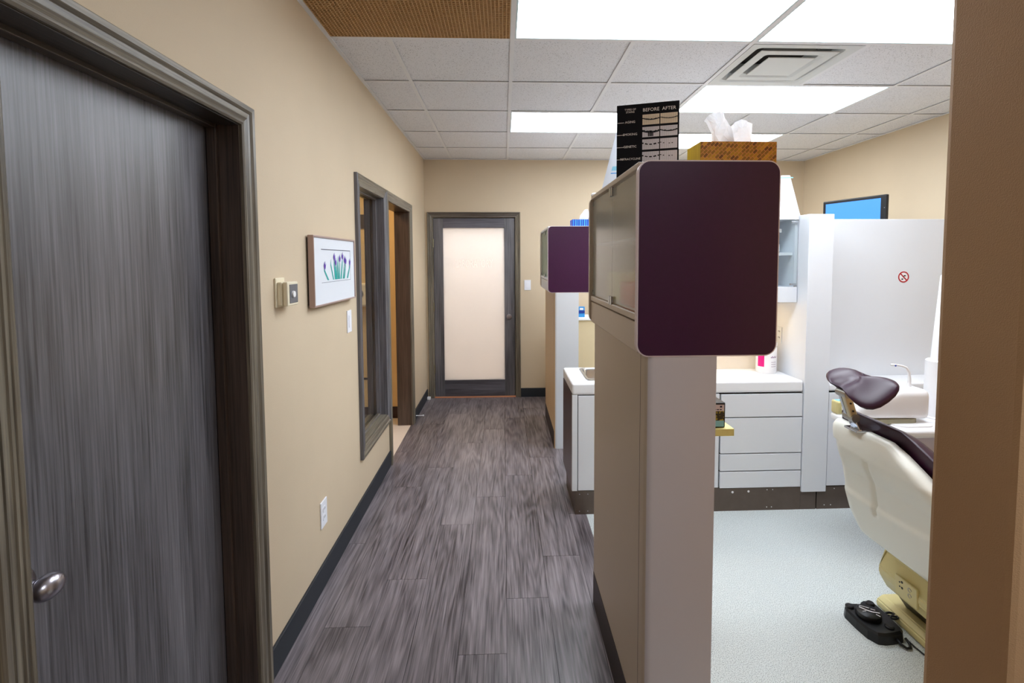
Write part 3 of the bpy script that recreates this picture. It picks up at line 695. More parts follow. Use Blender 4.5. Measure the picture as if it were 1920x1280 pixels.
# ---------------------------------------------------------------- middle row: base cabinets
YC = 2.937
def base_cab(label, x0, x1, fronts, ctop=.724):
    t = thing('base_cabinet', label, 'cabinet', (x0, YC, 0))
    part('carcass', bx(x0, x1, YC + .02, 3.27, .145, ctop), 'gap', t)
    for nm, a, b, c, d in fronts:
        part(nm, bx(a + .0035, b - .0035, YC, YC + .019, c + .0035, d - .0035, .0015), 'white', t)
    return t
t = base_cab('white sink base cabinet with dark brown side, left of the taupe post', .424, .84, [('door', .437, .84, .145, .728)], .655)
part('side_panel', bx(.404, .423, YC + .022, 3.385, .145, .7295), 'brownlam', t, label='dark brown laminate side')
part('stile', bx(.404, .436, YC, YC + .021, .145, .73, .002), 'white', t)
part('kickplate', bx(.424, .84, YC + .002, 3.36, 0, .145), 'kick', t)
bm = B()
for x in (.45, .50, .70): 
    for z in (.02, .125): lathe(bm, [(0, 0), (.003, 0), (.003, -.0015), (0, -.0018)], (x, YC + .002, z), 'y', 8)
part('screw', bm, 'nickel', t)
t = base_cab('white base cabinet door mostly hidden behind the taupe post', .84, 1.3, [('door', .84, 1.298, .145, .728)])
part('kickplate', bx(.84, 1.3, YC + .002, 3.26, 0, .145), 'kick', t)
t = base_cab('white base cabinet with four flat drawers', 1.3, 1.808, [('drawer', 1.301, 1.808, .578, .724), ('drawer', 1.301, 1.808, .356, .578), ('drawer', 1.301, 1.808, .247, .356), ('drawer', 1.301, 1.808, .14, .247)])
part('kickplate', bx(1.3, 1.808, YC + .003, 3.26, 0, .14), 'kick', t)
bm = B()
for x, z, r in ((1.386, .117, .007), (1.485, .120, .007), (1.60, .128, .003), (1.635, .128, .003), (1.60, .02, .003), (1.63, .02, .003)): lathe(bm, [(0, 0), (r, 0), (r, -.0015), (0, -.0018)], (x, YC + .003, z), 'y', 10)
part('screw', bm, 'wplastic', t)
# worktop with sink
t = thing('worktop', 'white worktop over the sink cabinet and drawers', 'worktop', (1.1, YC, .73))
bm = B(); sx0, sx1, sy0, sy1 = .515, .80, 3.02, 3.345
z0, z1 = .730, .80
gxs = [.404, sx0, sx1, .95, 1.806]; gys = [YC - .002, sy0, 3.279, sy1, 3.39]
vg = {}
def V_(a, b):
    if (a, b) not in vg: vg[(a, b)] = bm.verts.new((gxs[a], gys[b], z1))
    return vg[(a, b)]
fs = [bm.faces.new((V_(a, b), V_(a + 1, b), V_(a + 1, b + 1), V_(a, b + 1))) for a in range(4) for b in range(4) if not (a == 1 and b in (1, 2))]
rg_ = bmesh.ops.extrude_face_region(bm, geom=fs)
for e_ in rg_['geom']:
    if isinstance(e_, bmesh.types.BMVert): e_.co.z = z0
o = part('top', bm, 'white2', t)
md = o.modifiers.new('b', 'BEVEL'); md.width = .012; md.segments = 3; md.angle_limit = .9
t = thing('sink', 'small steel sink sunk in the white worktop left of the post', 'sink', (.66, 3.18, .80))
bm = B()
ri = [rrect(sx0 - .012, sx1 + .012, sy0 - .012, sy1 + .012, .04), rrect(sx0 + .004, sx1 - .004, sy0 + .004, sy1 - .004, .035), rrect(sx0 + .012, sx1 - .012, sy0 + .012, sy1 - .012, .035), rrect(sx0 + .03, sx1 - .03, sy0 + .03, sy1 - .03, .03)]
rg = [[bm.verts.new((a, b, z)) for a, b in r] for r, z in zip(ri, (.803, .803, .79, .66))]
for a, b in zip(rg, rg[1:]):
    for k in range(len(a)): bm.faces.new((a[k], a[(k + 1) % len(a)], b[(k + 1) % len(b)], b[k]))
bm.faces.new(rg[-1]); smooth_angle(part('bowl', bm, 'steel', t), 40)
bm = B(); lathe(bm, [(0, 0), (.022, 0), (.022, .003), (0, .003)], (.66, 3.18, .661)); part('drain', bm, 'chrome', t)
# backsplash and side panel
bm = B(); box(bm, .95, 1.806, 3.281, 3.39, .8005, 1.79); single('splash_panel', bm, 'cream', 'cream backsplash panel behind the worktop under the wall cabinet', 'backsplash', base=(1.4, 3.28, .8))
bm = B(); box(bm, 1.81, 1.962, YC - .006, 3.55, .112, 1.797, .003); single('end_post', bm, 'white', 'tall white end panel right of the drawers', 'panel', base=(1.88, YC, .112))
bm = B(); box(bm, 1.965, 3.30, 3.15, 3.21, .14, 1.784, .002); single('privacy_screen', bm, 'white', 'wide white privacy panel bearing the round red sign', 'panel', base=(2.6, 3.15, 0))
# upper cabinet
t = thing('wall_cabinet', 'white glass-fronted wall cabinet over the drawers', 'cabinet', (.95, 3.03, 1.265))
ux0, ux1, uy0, uy1 = .96, 1.806, 3.03, 3.28
part('top_board', bx(ux0, ux1, uy0, uy1, 1.772, 1.798, .002), 'white', t)
part('bottom_rail', bx(ux0, ux1, uy0, uy1, 1.265, 1.36, .002), 'white', t)
bm = B(); box(bm, ux0, ux0 + .018, uy0 + .01, uy1, 1.36, 1.772); box(bm, ux1 - .018, ux1, uy0 + .01, uy1, 1.36, 1.772); box(bm, ux0, ux1, uy1 - .012, uy1, 1.36, 1.772); part('carcass', bm, 'white', t)
part('shelf', bx(ux0 + .018, ux1 - .018, uy0 + .03, uy1 - .012, 1.555, 1.573), 'white', t)
cg = mat('cabinet door glass', (246, 252, 253), .04, trans=1, ior=1.04)
for a, b in ((ux0 + .003, 1.382), (1.385, ux1 - .003)):
    dr = part('glass_door', bx(a, b, uy0 + .002, uy0 + .007, 1.366, 1.768), cg, t)
    bm = B()
    for z in (1.370, 1.750): box(bm, b - .045, b - .004, uy0 - .003, uy0 + .002, z, z + .013, .001)
    part('hinge', bm, 'steel', dr)
part('inner_tray', bx(1.6, 1.735, uy0 + .06, uy0 + .2, 1.695, 1.72, .004), 'wplastic', t)
def bottle(label, x, y, z, r, h, band, g=None):
    t = thing('bottle', label, 'bottle', (x, y, z), group=g)
    bm = B(); lathe(bm, [(0, 0), (r, 0), (r, h * .68), (r * .6, h * .78), (0, h * .78)], (x, y, z), n=18); smooth_angle(part('body', bm, 'wplastic', t), 50)
    bm = B(); lathe(bm, [(r * .7, h * .76), (r * .7, h), (0, h)], (x, y, z), n=16); part('cap', bm, 'wplastic', t)
    bm = B(); lathe(bm, [(r * 1.02, h * .04), (r * 1.02, h * .34)], (x, y, z), n=18); part('label_band', bm, band, t)
bottle('white bottle with violet band in the wall cabinet, right end', 1.70, 3.10, 1.361, .019, .115, 'violet')
bottle('white bottle with red band in the wall cabinet behind yellow carton', 1.655, 3.14, 1.361, .017, .12, 'red')
single('carton', bx(1.60, 1.672, 3.065, 3.10, 1.361, 1.405, .002), 'yellow', 'small yellow carton before the bottles in the wall cabinet', 'carton', base=(1.63, 3.08, 1.361))
single('plastic_tub', bx(1.60, 1.72, 3.08, 3.2, 1.574, 1.625, .006), 'tissue', 'white plastic tub on the wall cabinet shelf', 'tub', base=(1.66, 3.14, 1.574))
# under-cabinet lamp
t = thing('under_cabinet_lamp', 'warm strip lamp under the wall cabinet over the worktop', 'lamp', (1.38, 3.2, 1.262))
part('housing', bx(1.05, 1.70, 3.17, 3.23, 1.25, 1.265), 'wplastic', t)
part('tube', bx(1.06, 1.69, 3.175, 3.225, 1.246, 1.25), mat('warm strip', (255, 222, 170), .5, emit=9), t)
# wipes canister
t = thing('wipes_canister', 'white cleaning wipes canister with magenta label on the worktop', 'canister', (1.715, 3.17, .80))
wc = Vector((1.70, 3.175, .80)); bm = B()
lathe(bm, [(0, 0), (.058, 0), (.062, .006), (.062, .165), (.058, .172), (0, .172)], wc, n=36); smooth_angle(part('body', bm, 'wplastic', t), 40)
bm = B(); lathe(bm, [(.060, .172), (.064, .176), (.064, .20), (.05, .208), (0, .21)], wc, n=36); smooth_angle(part('lid', bm, 'wplastic', t), 40)
def wrap(bm, a0, a1, z0, z1, r=.0625, n=8):
    vs = [[bm.verts.new((wc.x + r * math.sin(a), wc.y - r * math.cos(a), wc.z + z)) for z in (z0, z1)] for a in [math.radians(a0 + (a1 - a0) * i / n) for i in range(n + 1)]]
    for p, q in zip(vs, vs[1:]): bm.faces.new((p[0], q[0], q[1], p[1]))
bm = B(); wrap(bm, -78, -38, .045, .15); part('label_block', bm, 'magenta', t)
bm = B(); 
for i in range(6): wrap(bm, -2 + i * 7, 2 + i * 7, .103, .115 if i % 2 else .110)
for i in range(3): wrap(bm, 0, 34, .075 - i * .014, .077 - i * .014)
part('print', bm, 'violet', t)
# outlet on the side of the end panel
t = thing('wall_outlet', 'pale outlet on the end panel beside the wipes canister', 'outlet', (1.809, 3.22, 1.03))
part('cover_plate', bx(1.805, 1.8095, 3.19, 3.255, .985, 1.09, .001), 'white', t)
bm = B()
for z in (1.015, 1.055): box(bm, 1.8042, 1.805, 3.208, 3.212, z, z + .01); box(bm, 1.8042, 1.805, 3.222, 3.226, z, z + .01)
part('slot', bm, 'gap', t)
# white tent card on upper cabinet
tent('white wall-chart card standing on the glass-fronted wall cabinet', (1.60, 3.09), (1.83, 3.06), 1.798, .255, 0, .1, [(.3, .88, .93, .955, 'skyb'), (.55, .72, .78, .83, 'pinkl'), (.62, .72, .35, .7, 'pinkl'), (.5, .68, .16, .17, 'tgrey')], off=.2)
# round sign
t = thing('prohibition_sign', 'small round red prohibition sign on the wide white panel', 'sign', (2.57, 3.149, 1.412))
sc = Vector((2.575, 3.1498, 1.414)); R1, R2 = .036, .0285
bm2 = B(); poly_prism(bm2, [Vector((sc.x + a, sc.y - .0002, sc.z + b)) for a, b in disc_pts(0, 0, .038, 36)], (0, -.0006, 0)); part('disc', bm2, 'wplastic', t)
bm = B(); n_ = 40
for k in range(n_):
    a, b = 2 * PI * k / n_, 2 * PI * (k + 1) / n_
    P = [Vector((sc.x + r * math.cos(w), sc.y - .0009, sc.z + r * math.sin(w))) for r, w in ((R1, a), (R1, b), (R2, b), (R2, a))]
    bm.faces.new([bm.verts.new(p) for p in P])
bmesh.ops.remove_doubles(bm, verts=bm.verts[:], dist=.00005)
r_ = bmesh.ops.extrude_face_region(bm, geom=bm.faces[:])
for v in r_['geom']:
    if isinstance(v, bmesh.types.BMVert): v.co.y -= .0008
q = axes(sc, (.7071, 0, -.7071), (.7071, 0, .7071), (0, -1, 0)); box(bm, -R2 - .001, R2 + .001, -.0034, .0034, .0008, .0019, mtx=q)
part('ring', bm, 'red', t)
bm = B(); q = axes(sc, (1, 0, 0), (0, 0, 1), (0, -1, 0))
box(bm, -.014, -.002, -.018, -.010, .0009, .0014, .0, mtx=q); box(bm, .001, .014, .004, .012, .0009, .0014, 0, mtx=q); box(bm, .0, .004, -.006, .006, .0009, .0013, mtx=q)
part('pictogram', bm, 'black', t)
# counter behind the dental chair
t = thing('base_cabinet', 'long low white cabinet with narrow ledge behind the dental chair', 'cabinet', (1.97, YC, 0))
part('ledge', bx(1.965, 3.30, YC - .002, 3.149, .733, .778, .012, 3), 'white2', t)
part('carcass', bx(1.966, 3.29, YC + .02, 3.149, .143, .7325), 'gap', t)
part('door', bx(1.967, 2.62, YC, YC + .019, .147, .722, .0015), 'white', t); part('door', bx(2.626, 3.29, YC, YC + .019, .147, .722, .0015), 'white', t)
bm = B(); box(bm, 1.966, 3.29, YC + .003, 3.149, 0, .142); box(bm, 1.912, 1.966, YC + .003, 3.149, 0, .111); part('kickplate', bm, 'kick', t)
single('kickboard', bx(1.809, 1.905, YC + .003, 3.26, 0, .111), 'kick', 'short taupe kickboard under the tall white end panel', 'kickboard', base=(1.85, YC, 0))
bm = B()
for x, z in ((2.02, .127), (2.0, .025), (1.96, .025)): lathe(bm, [(0, 0), (.003, 0), (.003, -.0015), (0, -.0018)], (x, YC + .003, z), 'y', 8)
part('screw', bm, 'wplastic', t)
# far half-height counter behind the near posts with a blue carton
t = thing('half_wall_counter', 'beige half-height counter with white top beyond the sink cabinet', 'counter', (.75, 5.0, 0))
part('body', bx(.63, 1.7, 5.02, 5.25, 0, .925), mat('beige half wall', (206, 190, 156), .7), t); part('top', bx(.61, 1.72, 5.0, 5.27, .925, .957, .006), 'white2', t)
t = thing('carton', 'small blue carton on the white-topped half-height counter', 'carton', (.78, 5.03, .957))
part('box', bx(.742, .815, 5.015, 5.06, .957, 1.062, .002), 'bluel', t); part('label_panel', bx(.765, .80, 5.0135, 5.0145, 1.03, 1.05), 'wplastic', t); part('band', bx(.742, .815, 5.0135, 5.0145, .995, 1.025), 'blue', t)

# ---------------------------------------------------------------- monitor
ml = Vector((2.77, 4.30, 1.68)); mr = Vector((2.926, 3.77, 1.68)); u = mr - ml; Wm = u.length; u.normalize(); nm = Vector((-abs(u.y), u.x * (-1), 0)); nm = Vector((u.y, -u.x, 0)); nm = nm if nm.x < 0 else -nm
tilt = 0.0
t = thing('monitor', 'black flat monitor showing plain blue screen above white panel', 'monitor', tuple((ml + mr) / 2))
mt = axes(ml, u, (0, 0, 1), nm); Hm = .345
part('casing', bx(0, Wm, 0, Hm, -.028, 0, .008, 3, mtx=mt), 'black', t)
part('rear_bulge', bx(.06, Wm - .06, .04, Hm - .04, -.055, -.026, .012, 3, mtx=mt), 'black', t)
part('screen', bx(.03, Wm - .045, .035, Hm - .026, 0, .0015, mtx=mt), 'screen', t)
bm = B(); box(bm, Wm - .018, Wm - .012, .24, .246, .0, .0015, mtx=mt); part('button', bm, 'tgrey', t)
mid = (ml + mr) / 2 + Vector((0, 0, .06)) - nm * .05
bm = B(); tube(bm, [mid, mid - nm * .10, Vector((XR - .12, mid.y + .05, mid.z)), Vector((XR - .02, mid.y + .05, mid.z))], .02, 12)
part('arm', bm, 'black', t)
part('wall_plate', bx(XR - .022, XR - .001, mid.y - .01, mid.y + .11, mid.z - .06, mid.z + .04, .004), 'black', t)

# ---------------------------------------------------------------- side cabinet with device
t = thing('side_cabinet', 'white rounded side cabinet right behind the dental chair', 'cabinet', (1.9, 2.4, 0))
part('top', bx(1.80, 2.55, 2.35, 2.68, .648, .69, .016, 4), 'white2', t)
part('body', bx(2.06, 2.50, 2.40, 2.66, .09, .648, .01), mat('lavender grey laminate', (208, 200, 214), .4), t)
part('plinth', bx(2.08, 2.48, 2.43, 2.64, 0, .09), 'kick', t)
t = thing('ultrasonic_unit', 'white rounded tabletop unit with thin curved spout on side cabinet', 'dental unit', (1.95, 2.5, .69))
bm = B(); k = 24
secs = []
for i in range(k + 1):
    s = i / k; x = 1.785 + s * .385
    zt = .785 + .08 * min(1, s * 1.7) ** .8; zb = .712 + .006 * (1 - s)
    zt -= .10 * max(0, (s - .94) / .06) ** 2 * .35; hw = .085 * (1 - max(0, (.12 - s) / .12) ** 2 * .6 - max(0, (s - .93) / .07) ** 2 * .35)
    if s < .10: zt -= (.10 - s) * .45
    ring = []
    for a, b in rrect(-hw, hw, zb, zt, min(.032, (zt - zb) * .45, hw * .45), 4): ring.append(bm.verts.new((x, 2.52 + a, b)))
    secs.append(ring)
for a, b in zip(secs, secs[1:]):
    for q in range(len(a)): bm.faces.new((a[q], a[(q + 1) % len(a)], b[(q + 1) % len(b)], b[q]))
bm.faces.new(secs[0]); bm.faces.new(secs[-1][::-1]); part('housing', bm, 'wplastic', t, smooth=True)
bm = B(); poly_prism(bm, [Vector((a, b, .694)) for a, b in rrect(1.83, 2.12, 2.44, 2.60, .05)], (0, 0, .024)); part('base', bm, mat('device base in shade tone', (150, 146, 122), .5), t)  # base colour holds the shadow under the housing
bm = B(); poly_prism(bm, [Vector((a, b, .690)) for a, b in rrect(1.96, 2.17, 2.39, 2.55, .06)], (0, 0, .006)); part('foot_plate', bm, 'wplastic', t)
bm = B(); pts = []
bxp, bz = 2.115, .85
pts = [(bxp, 2.52, bz), (bxp, 2.52, .90), (bxp - .004, 2.52, .94), (bxp - .02, 2.52, .965), (bxp - .045, 2.52, 0.975), (bxp - .075, 2.52, 0.98), (bxp - .10, 2.52, 0.981)]
tube(bm, pts, [.010, .008, .0065, .006, .0055, .0055, .006], 12); part('spout', bm, 'wplastic', t, smooth=True)
bm = B(); bmesh.ops.create_uvsphere(bm, u_segments=12, v_segments=8, radius=.0045, matrix=Matrix.Translation((bxp - .082, 2.514, .977))); part('nozzle_dot', bm, 'blue', t, smooth=True)
# small ivory box
t = thing('control_box', 'small ivory box with pale blue label beside dental chair head', 'box', (1.83, 2.63, .69))
part('case', bx(1.803, 1.86, 2.62, 2.675, .69, .76, .008), 'ivory', t); part('label_panel', bx(1.813, 1.85, 2.63, 2.665, .76, .7615), 'skyb', t)
# white tapered column
t = thing('equipment_column', 'white two-stage tapered column standing at right on side cabinet', 'equipment column', (2.33, 2.55, .69))
cc = Vector((2.33, 2.56, .69))
bm = B(); lathe(bm, [(.10, 0), (.10, .006), (.088, .010), (.080, .06), (.076, .30), (.070, .305), (0, .305)], cc, n=32); smooth_angle(part('lower_sleeve', bm, 'wplastic', t), 40)
bm = B(); lathe(bm, [(.056, .30), (.028, .75), (.022, .757), (0, .76)], cc, n=28); smooth_angle(part('upper_sleeve', bm, 'wplastic', t), 40)

# ---------------------------------------------------------------- dental chair
t = thing('dental_chair', 'dental chair with ivory shell and plum upholstery seen from behind', 'dental chair', (1.95, 1.87, 0))
# back shell: rows by z; far (y high) and near (y low) edges
rowsz = [(.376, 1.515, 2.062, 1.50), (.467, 1.482, 2.09, 1.50), (.55, 1.455, 2.09, 1.50), (.66, 1.43, 2.088, 1.505), (.72, 1.40, 2.072, 1.51), (.76, 1.388, 2.066, 1.55), (.80, 1.385, 2.068, 1.625), (.835, 1.382, 2.07, 1.70), (.856, 1.38, 2.055, 1.765)]
def lerp_row(z):
    for a, b in zip(rowsz, rowsz[1:]):
        if z <= b[0]:
            s = (z - a[0]) / (b[0] - a[0]); return [a[i] + (b[i] - a[i]) * s for i in range(1, 4)]
    return list(rowsz[-1][1:])
NV, NU = 64, 80
def backgrid(off, inset, bulge, side):
    g = []
    for i in range(NV + 1):
        z = .376 + (.856 - .376) * i / NV; x, yf, yn = lerp_row(z); row = []
        for j in range(NU + 1):
            s = j / NU; y = yf - inset + (yn + inset - yf + inset) * s
            e = min(s, 1 - s) * 2; ez = min(1, (1 - i / NV) * 7, (i / NV) * 14 + .35); c = min(1, e * 4)
            rnd = (1 - (1 - c) ** 2) ** .5; rz = (1 - (1 - ez) ** 2) ** .5 if ez < 1 else 1
            d = off + side * bulge * rnd * rz
            if side < 0:
                yc = 1.855; rid = math.exp(-((y - yc - (.74 - z) * .08) / .010) ** 2) * (1 if .52 < z < .745 else 0)
                d += .013 * rid                                   # spine groove
                zc = .56 + .25 * (y - 1.9) ** 2; d -= .010 / (1 + math.exp((z - zc) / .004)) * c
                d += .010 / (1 + math.exp(-(y - 2.01 - .2 * (.8 - z)) / .006)) * (1 if z < .78 else 0)
            row.append((x + d, y, z))
        g.append(row)
    return g
def close_grids(bm, A, Bq):
    va = [[bm.verts.new(p) for p in r] for r in A]; vb = [[bm.verts.new(p) for p in r] for r in Bq]
    n, m = len(A) - 1, len(A[0]) - 1
    for i in range(n):
        for j in range(m):
            bm.faces.new((va[i][j], va[i][j + 1], va[i + 1][j + 1], va[i + 1][j])); bm.faces.new((vb[i][j], vb[i + 1][j], vb[i + 1][j + 1], vb[i][j + 1]))
    for j in range(m):
        bm.faces.new((va[0][j], vb[0][j], vb[0][j + 1], va[0][j + 1])); bm.faces.new((va[n][j], va[n][j + 1], vb[n][j + 1], vb[n][j]))
    for i in range(n):
        bm.faces.new((va[i][0], va[i + 1][0], vb[i + 1][0], vb[i][0])); bm.faces.new((va[i][m], vb[i][m], vb[i + 1][m], va[i + 1][m]))
bm = B(); close_grids(bm, backgrid(.035, 0, .035, -1), backgrid(.055, 0, 0, 1)); part('back_shell', bm, 'shell', t, smooth=True)
A = backgrid(.056, -.004, 0, 1); Bg = backgrid(.066, -.004, .05, 1)
for g_ in (A, Bg):
    for r in g_:
        for j, p in enumerate(r): r[j] = (p[0] + max(0, p[2] - .376) * .02, p[1], .45 + (p[2] - .376) * (.900 - .45) / (.856 - .376))
bm = B(); close_grids(bm, A, Bg); part('back_cushion', bm, 'vinylp', t, smooth=True)
# headrest
hc = Vector((1.395, 1.905, 1.043)); bm = B()
nu, nv = 28, 16; rg = []
for i in range(nv + 1):
    ph_ = -PI / 2 + PI * i / nv; ring = []
    for j in range(nu):
        a = 2 * PI * j / nu; ca, sa = math.cos(a), math.sin(a)
        cp = math.cos(ph_); near = -ca          # near lobe at low y
        y = .158 * math.copysign(abs(ca) ** .85, ca) * cp; grow = 1 + .28 * max(0, near)
        xx = .072 * grow * math.copysign(abs(sa) ** .8, sa) * cp; z = (.021 + .016 * max(0, near)) * math.sin(ph_)
        zz_ = z - .016 * math.exp(-((y - .03) / .035) ** 2) * (1 if z > 0 else -.15) + .02 * max(0, y / .158) ** 2
        zz_ += xx * (.30 + .45 * max(0, near)) + .16 * min(0, y)
        pinch = 1 - .22 * math.exp(-((y - .03) / .03) ** 2)
        ring.append(bm.verts.new((hc.x + xx * pinch, hc.y + y, hc.z + zz_)))
    rg.append(ring)
for a, b in zip(rg, rg[1:]):
    for k in range(nu): bm.faces.new((a[k], a[(k + 1) % nu], b[(k + 1) % nu], b[k]))
bmesh.ops.remove_doubles(bm, verts=bm.verts[:], dist=.0005)
part('headrest', bm, 'vinylp', t, smooth=True)
# headrest bracket
p0 = Vector((1.405, 1.918, .852)); p1 = Vector((1.385, 1.926, .904)); p2 = Vector((1.352, 1.926, 1.0))
def link(bm, a, b, w, d, bev=.003):
    a, b = Vector(a), Vector(b); z = (b - a); l = z.length; z.normalize(); y = Vector((0, 1, 0)); x = y.cross(z).normalized(); y = z.cross(x)
    box(bm, -d / 2, d / 2, -w / 2, w / 2, 0, l, bev, mtx=axes(a, x, y, z))
br = None
bm = B(); link(bm, p0, p1, .050, .014); box(bm, 1.375, 1.45, 1.88, 1.955, .852, .860, .002); br = part('headrest_bracket', bm, 'chrome', t)
bm = B(); link(bm, p1 + Vector((0, .016, 0)), p2 + Vector((0, .016, 0)), .018, .026); part('rail', bm, 'chrome', br)
bm = B(); link(bm, p1 + Vector((-.002, -.012, 0)), p2 + Vector((-.002, -.012, 0)), .022, .030, .006); part('rail', bm, mat('champagne metal', (206, 196, 166), .3, .8), br)
bm = B()
for q in (p1, p2): tube(bm, [q + Vector((-.002, -.028, 0)), q + Vector((-.002, .03, 0))], .017, 16)
part('pivot', bm, 'alu', br)
bm = B()
for s in (.3, .62):
    q = p1.lerp(p2, s) + Vector((-.002, -.0235, 0)); tube(bm, [q, q + Vector((0, -.002, 0))], .004, 10)
part('screw', bm, 'black', br)
bm = B(); link(bm, p2, p2 + Vector((.04, -.015, .022)), .045, .010); part('headrest_plate', bm, 'black', br)
# seat, legrest, arms, base
bm = B(); box(bm, 1.57, 2.17, 1.60, 2.06, .40, .47, .03, 3); part('seat_shell', bm, 'shell', t)
bm = B(); box(bm, 1.62, 2.17, 1.60, 2.06, .471, .555, .035, 4); part('seat_cushion', bm, 'vinylp', t, smooth=True)
bm = B(); box(bm, 2.175, 2.95, 1.62, 2.04, .43, .53, .04, 4); part('leg_cushion', bm, 'vinylp', t, smooth=True)
for y in (1.50, 2.15):
    ap = part('armrest', bx(1.84, 2.14, y - .03, y + .03, .63, .656, .012, 3), 'wplastic', t)
    bm = B(); tube(bm, [(2.05, y, .632), (2.05, y, .44)], .016, 12); box(bm, 2.02, 2.08, min(y, 1.83), max(y, 1.83), .425, .45, .004); part('arm_post', bm, 'alu', ap)
# base: rear housing, ivory, wedge shape; side profile in x-z extruded along y
bm = B(); prof = [(1.632, .285), (1.598, .222), (1.600, .192), (1.640, .125), (1.69, .11), (2.2, .11), (2.2, .40), (1.64, .40)]
poly_prism(bm, [Vector((a, 2.03, b)) for a, b in prof], (0, -.46, 0)); bmesh.ops.bevel(bm, geom=bm.edges[:], offset=.006, segments=2, affect='EDGES'); lb = part('lift_housing', bm, 'ivory', t)
bm = B(); poly_prism(bm, [Vector((a, 2.0, b)) for a, b in [(1.655, .124), (1.72, .03), (2.1, .03), (2.1, .124)]], (0, -.38, 0)); part('scissor_lift', bm, 'black', t)
bm = B(); prof = [(1.65, 0), (1.64, .01), (1.644, .032), (1.67, .05), (2.5, .05), (2.5, 0)]
poly_prism(bm, [Vector((a, 2.09, b)) for a, b in prof], (0, -.52, 0)); bmesh.ops.bevel(bm, geom=bm.edges[:], offset=.005, segments=2, affect='EDGES'); part('base_plate', bm, 'ivory', t)
# outlet panel on rear housing (slanted face between (1.548,.262) and (1.60,.165))
fa, fb = Vector((1.600, 0, .192)), Vector((1.640, 0, .125)); fu = (fb - fa).normalized(); fn = Vector((fu.z, 0, -fu.x)); fn = fn if fn.x < 0 else -fn
fu, fn = Vector((0.06, 0, -.998)).normalized(), Vector((-.998, 0, -.06)).normalized()
fa2, fb2 = Vector((1.585, 0, .305)), Vector((1.548, 0, .262))
q = axes(Vector((1.600, 1.875, .222)), (0, -1, 0), -fu, fn)
pn = part('socket_panel', bx(-.055, .055, -.055, .028, -.002, .006, .003, mtx=q), 'ivory', lb)
bm = B()
for a, b, r in ((-.030, .006, .0045), (-.030, -.012, .0045), (-.018, .012, .007), (-.018, -.012, .007)): poly_prism(bm, [q @ Vector((a + c, b + s, .006)) for c, s in disc_pts(0, 0, r * .7, 12)], fn * .0012)
part('socket_hole', bm, 'black', pn)
bm = B()
for b in (-.02, .004): lathe_pts = [q @ Vector((.02 + .008 * math.cos(a), b + .008 * math.sin(a), .0065)) for a in [i / 10 * 1.6 * PI for i in range(11)]]; tube(bm, lathe_pts, .0015, 6)
part('clip', bm, 'alu', pn)

# ---------------------------------------------------------------- foot control
t = thing('foot_control', 'black foot control pedal with round top on the pale floor', 'foot control', (1.525, 1.955, 0), (0, 0, 0))
def lp(bm, pts, z0, z1, ins):
    a = [bm.verts.new((x, y, z0)) for x, y in pts]; cx_ = sum(p[0] for p in pts) / len(pts); cy_ = sum(p[1] for p in pts) / len(pts)
    b = [bm.verts.new((cx_ + (x - cx_) * (1 - ins * .3), cy_ + (y - cy_) * (1 - ins * .3), z1 - .008)) for x, y in pts]; c = [bm.verts.new((cx_ + (x - cx_) * (1 - ins), cy_ + (y - cy_) * (1 - ins), z1)) for x, y in pts]
    n = len(pts)
    for p, q in ((a, b), (b, c)):
        for k in range(n): bm.faces.new((p[k], p[(k + 1) % n], q[(k + 1) % n], q[k]))
    bm.faces.new(a[::-1]); bm.faces.new(c)
outl = [(a - 1.525, b - 1.955) for a, b in [(1.458, 2.034), (1.450, 2.015), (1.452, 1.95), (1.460, 1.895), (1.480, 1.862), (1.51, 1.856), (1.55, 1.860), (1.588, 1.868), (1.603, 1.885), (1.605, 1.93), (1.606, 1.99), (1.603, 2.045), (1.590, 2.062), (1.566, 2.066), (1.548, 2.058), (1.535, 2.044), (1.515, 2.048), (1.49, 2.050), (1.47, 2.046)]][::-1]
bm = B(); lp(bm, outl, 0, .042, .10); part('body', bm, 'black', t, local=True)
bm = B(); lathe(bm, [(0, .042), (.045, .042), (.047, .046), (.045, .062), (.041, .065), (0, .066)], (-.008, .012, 0), n=32); ds = part('joystick_disc', bm, 'black', t, local=True); smooth_angle(ds, 40)
bm = B(); dz = .0665
def bar(a, b, w=.0035):
    a, b = Vector((*a, dz)), Vector((*b, dz)); d = (b - a).normalized(); n_ = Vector((-d.y, d.x, 0)) * w / 2
    poly_prism(bm, [a - n_, b - n_, b + n_, a + n_], (0, 0, .0008))
c_ = Vector((-.008, .012))
P_ = lambda a, b: (c_.x + a, c_.y + b)
bar(P_(-.026, .022), P_(-.008, .0), .005); bar(P_(-.008, .0), P_(.008, -.012), .005); bar(P_(.008, -.012), P_(.032, -.020), .005); bar(P_(-.02, .03), P_(.01, .012), .003); bar(P_(-.03, -.006), P_(-.014, -.004), .003); bar(P_(.012, -.026), P_(.02, -.040), .003); bar(P_(.012, .006), P_(.026, -.002), .003)
part('pictogram', bm, 'wplastic', ds, local=True)
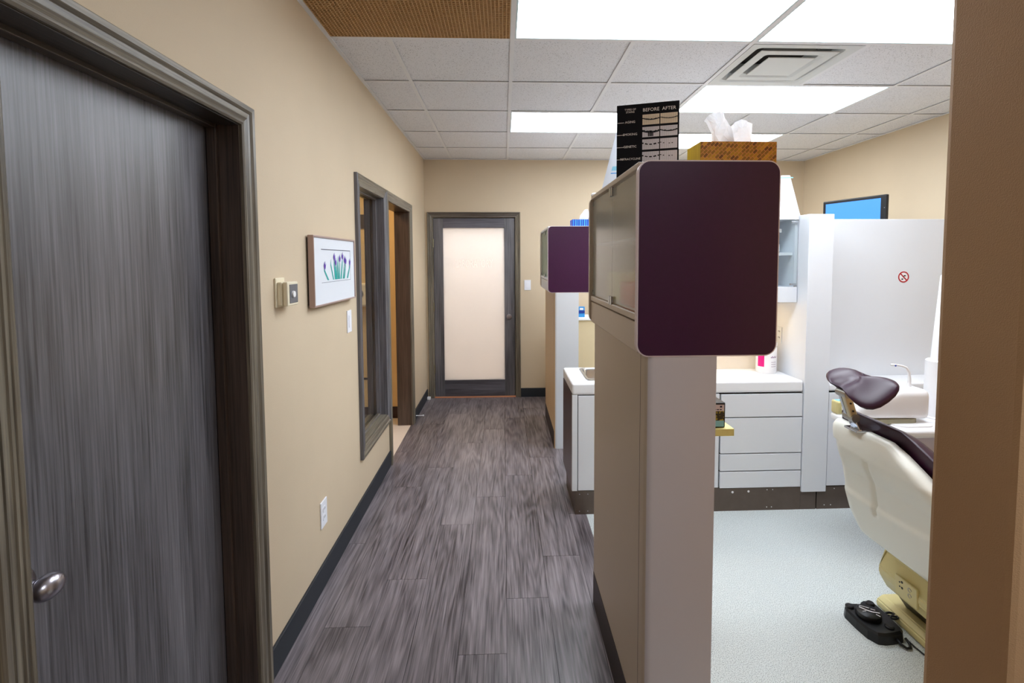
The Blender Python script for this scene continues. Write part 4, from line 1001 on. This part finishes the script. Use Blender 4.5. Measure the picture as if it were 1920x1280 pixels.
for cx_, cy_ in ((-.048, .070), (.03, -.055), (.052, .082)):
    bm = B(); lathe(bm, [(.017, .036), (.017, .046), (.013, .050), (0, .049)], (cx_, cy_, 0), n=18); smooth_angle(part('button', bm, 'black', t, local=True), 40)
bm = B(); tube(bm, [(.070, .03, .028)] + [(.098 - .022 * math.cos(a), .018 + .020 * math.sin(a), .034) for a in [(.3 + i / 14 * .95) * 2 * PI * .97 + 1.6 for i in range(14)]] + [(.070, .005, .028)], .0042, 8); part('handle_loop', bm, 'black', t, local=True, smooth=True)
bm = B(); tube(bm, [(.030, -.092, .02), (.034, -.110, .012), (.046, -.126, .008), (.062, -.124, .008), (.072, -.108, .01), (.070, -.088, .02)], .005, 8); part('handle_loop', bm, 'black', t, local=True, smooth=True)
bm = B(); tube(bm, [(.078, -.08, .012), (.086, -.12, .005), (.094, -.17, .004), (.10, -.24, .004)], .003, 8); part('cable', bm, 'black', t, local=True, smooth=True)

# ---------------------------------------------------------------- small repeated fittings: one part each
def explode(o):
    me = o.data; n = len(me.vertices); par = list(range(n))
    def f(a):
        while par[a] != a: par[a] = par[par[a]]; a = par[a]
        return a
    for e in me.edges: par[f(e.vertices[0])] = f(e.vertices[1])
    roots = sorted({f(i) for i in range(n)})
    if len(roots) < 2: return
    for r in roots:
        bm = bmesh.new(); bm.from_mesh(me)
        bm.verts.ensure_lookup_table()
        bmesh.ops.delete(bm, geom=[v for v in bm.verts if f(v.index) != r], context='VERTS')
        nm = bpy.data.meshes.new(me.name); bm.to_mesh(nm); bm.free()
        for m_ in me.materials: nm.materials.append(m_)
        c = o.copy(); c.data = nm; COL.objects.link(c)
    bpy.data.objects.remove(o)
for o in list(COL.objects):
    if o.type == 'MESH' and o.parent and o.name.split('.')[0] in ('screw', 'catch', 'pivot', 'slot', 'socket_hole', 'clip', 'rule_line', 'tooth_print') : explode(o)
    elif o.type == 'MESH' and o.parent and o.name.split('.')[0] == 'hinge' and o.parent.name.startswith('glass_door'): explode(o)
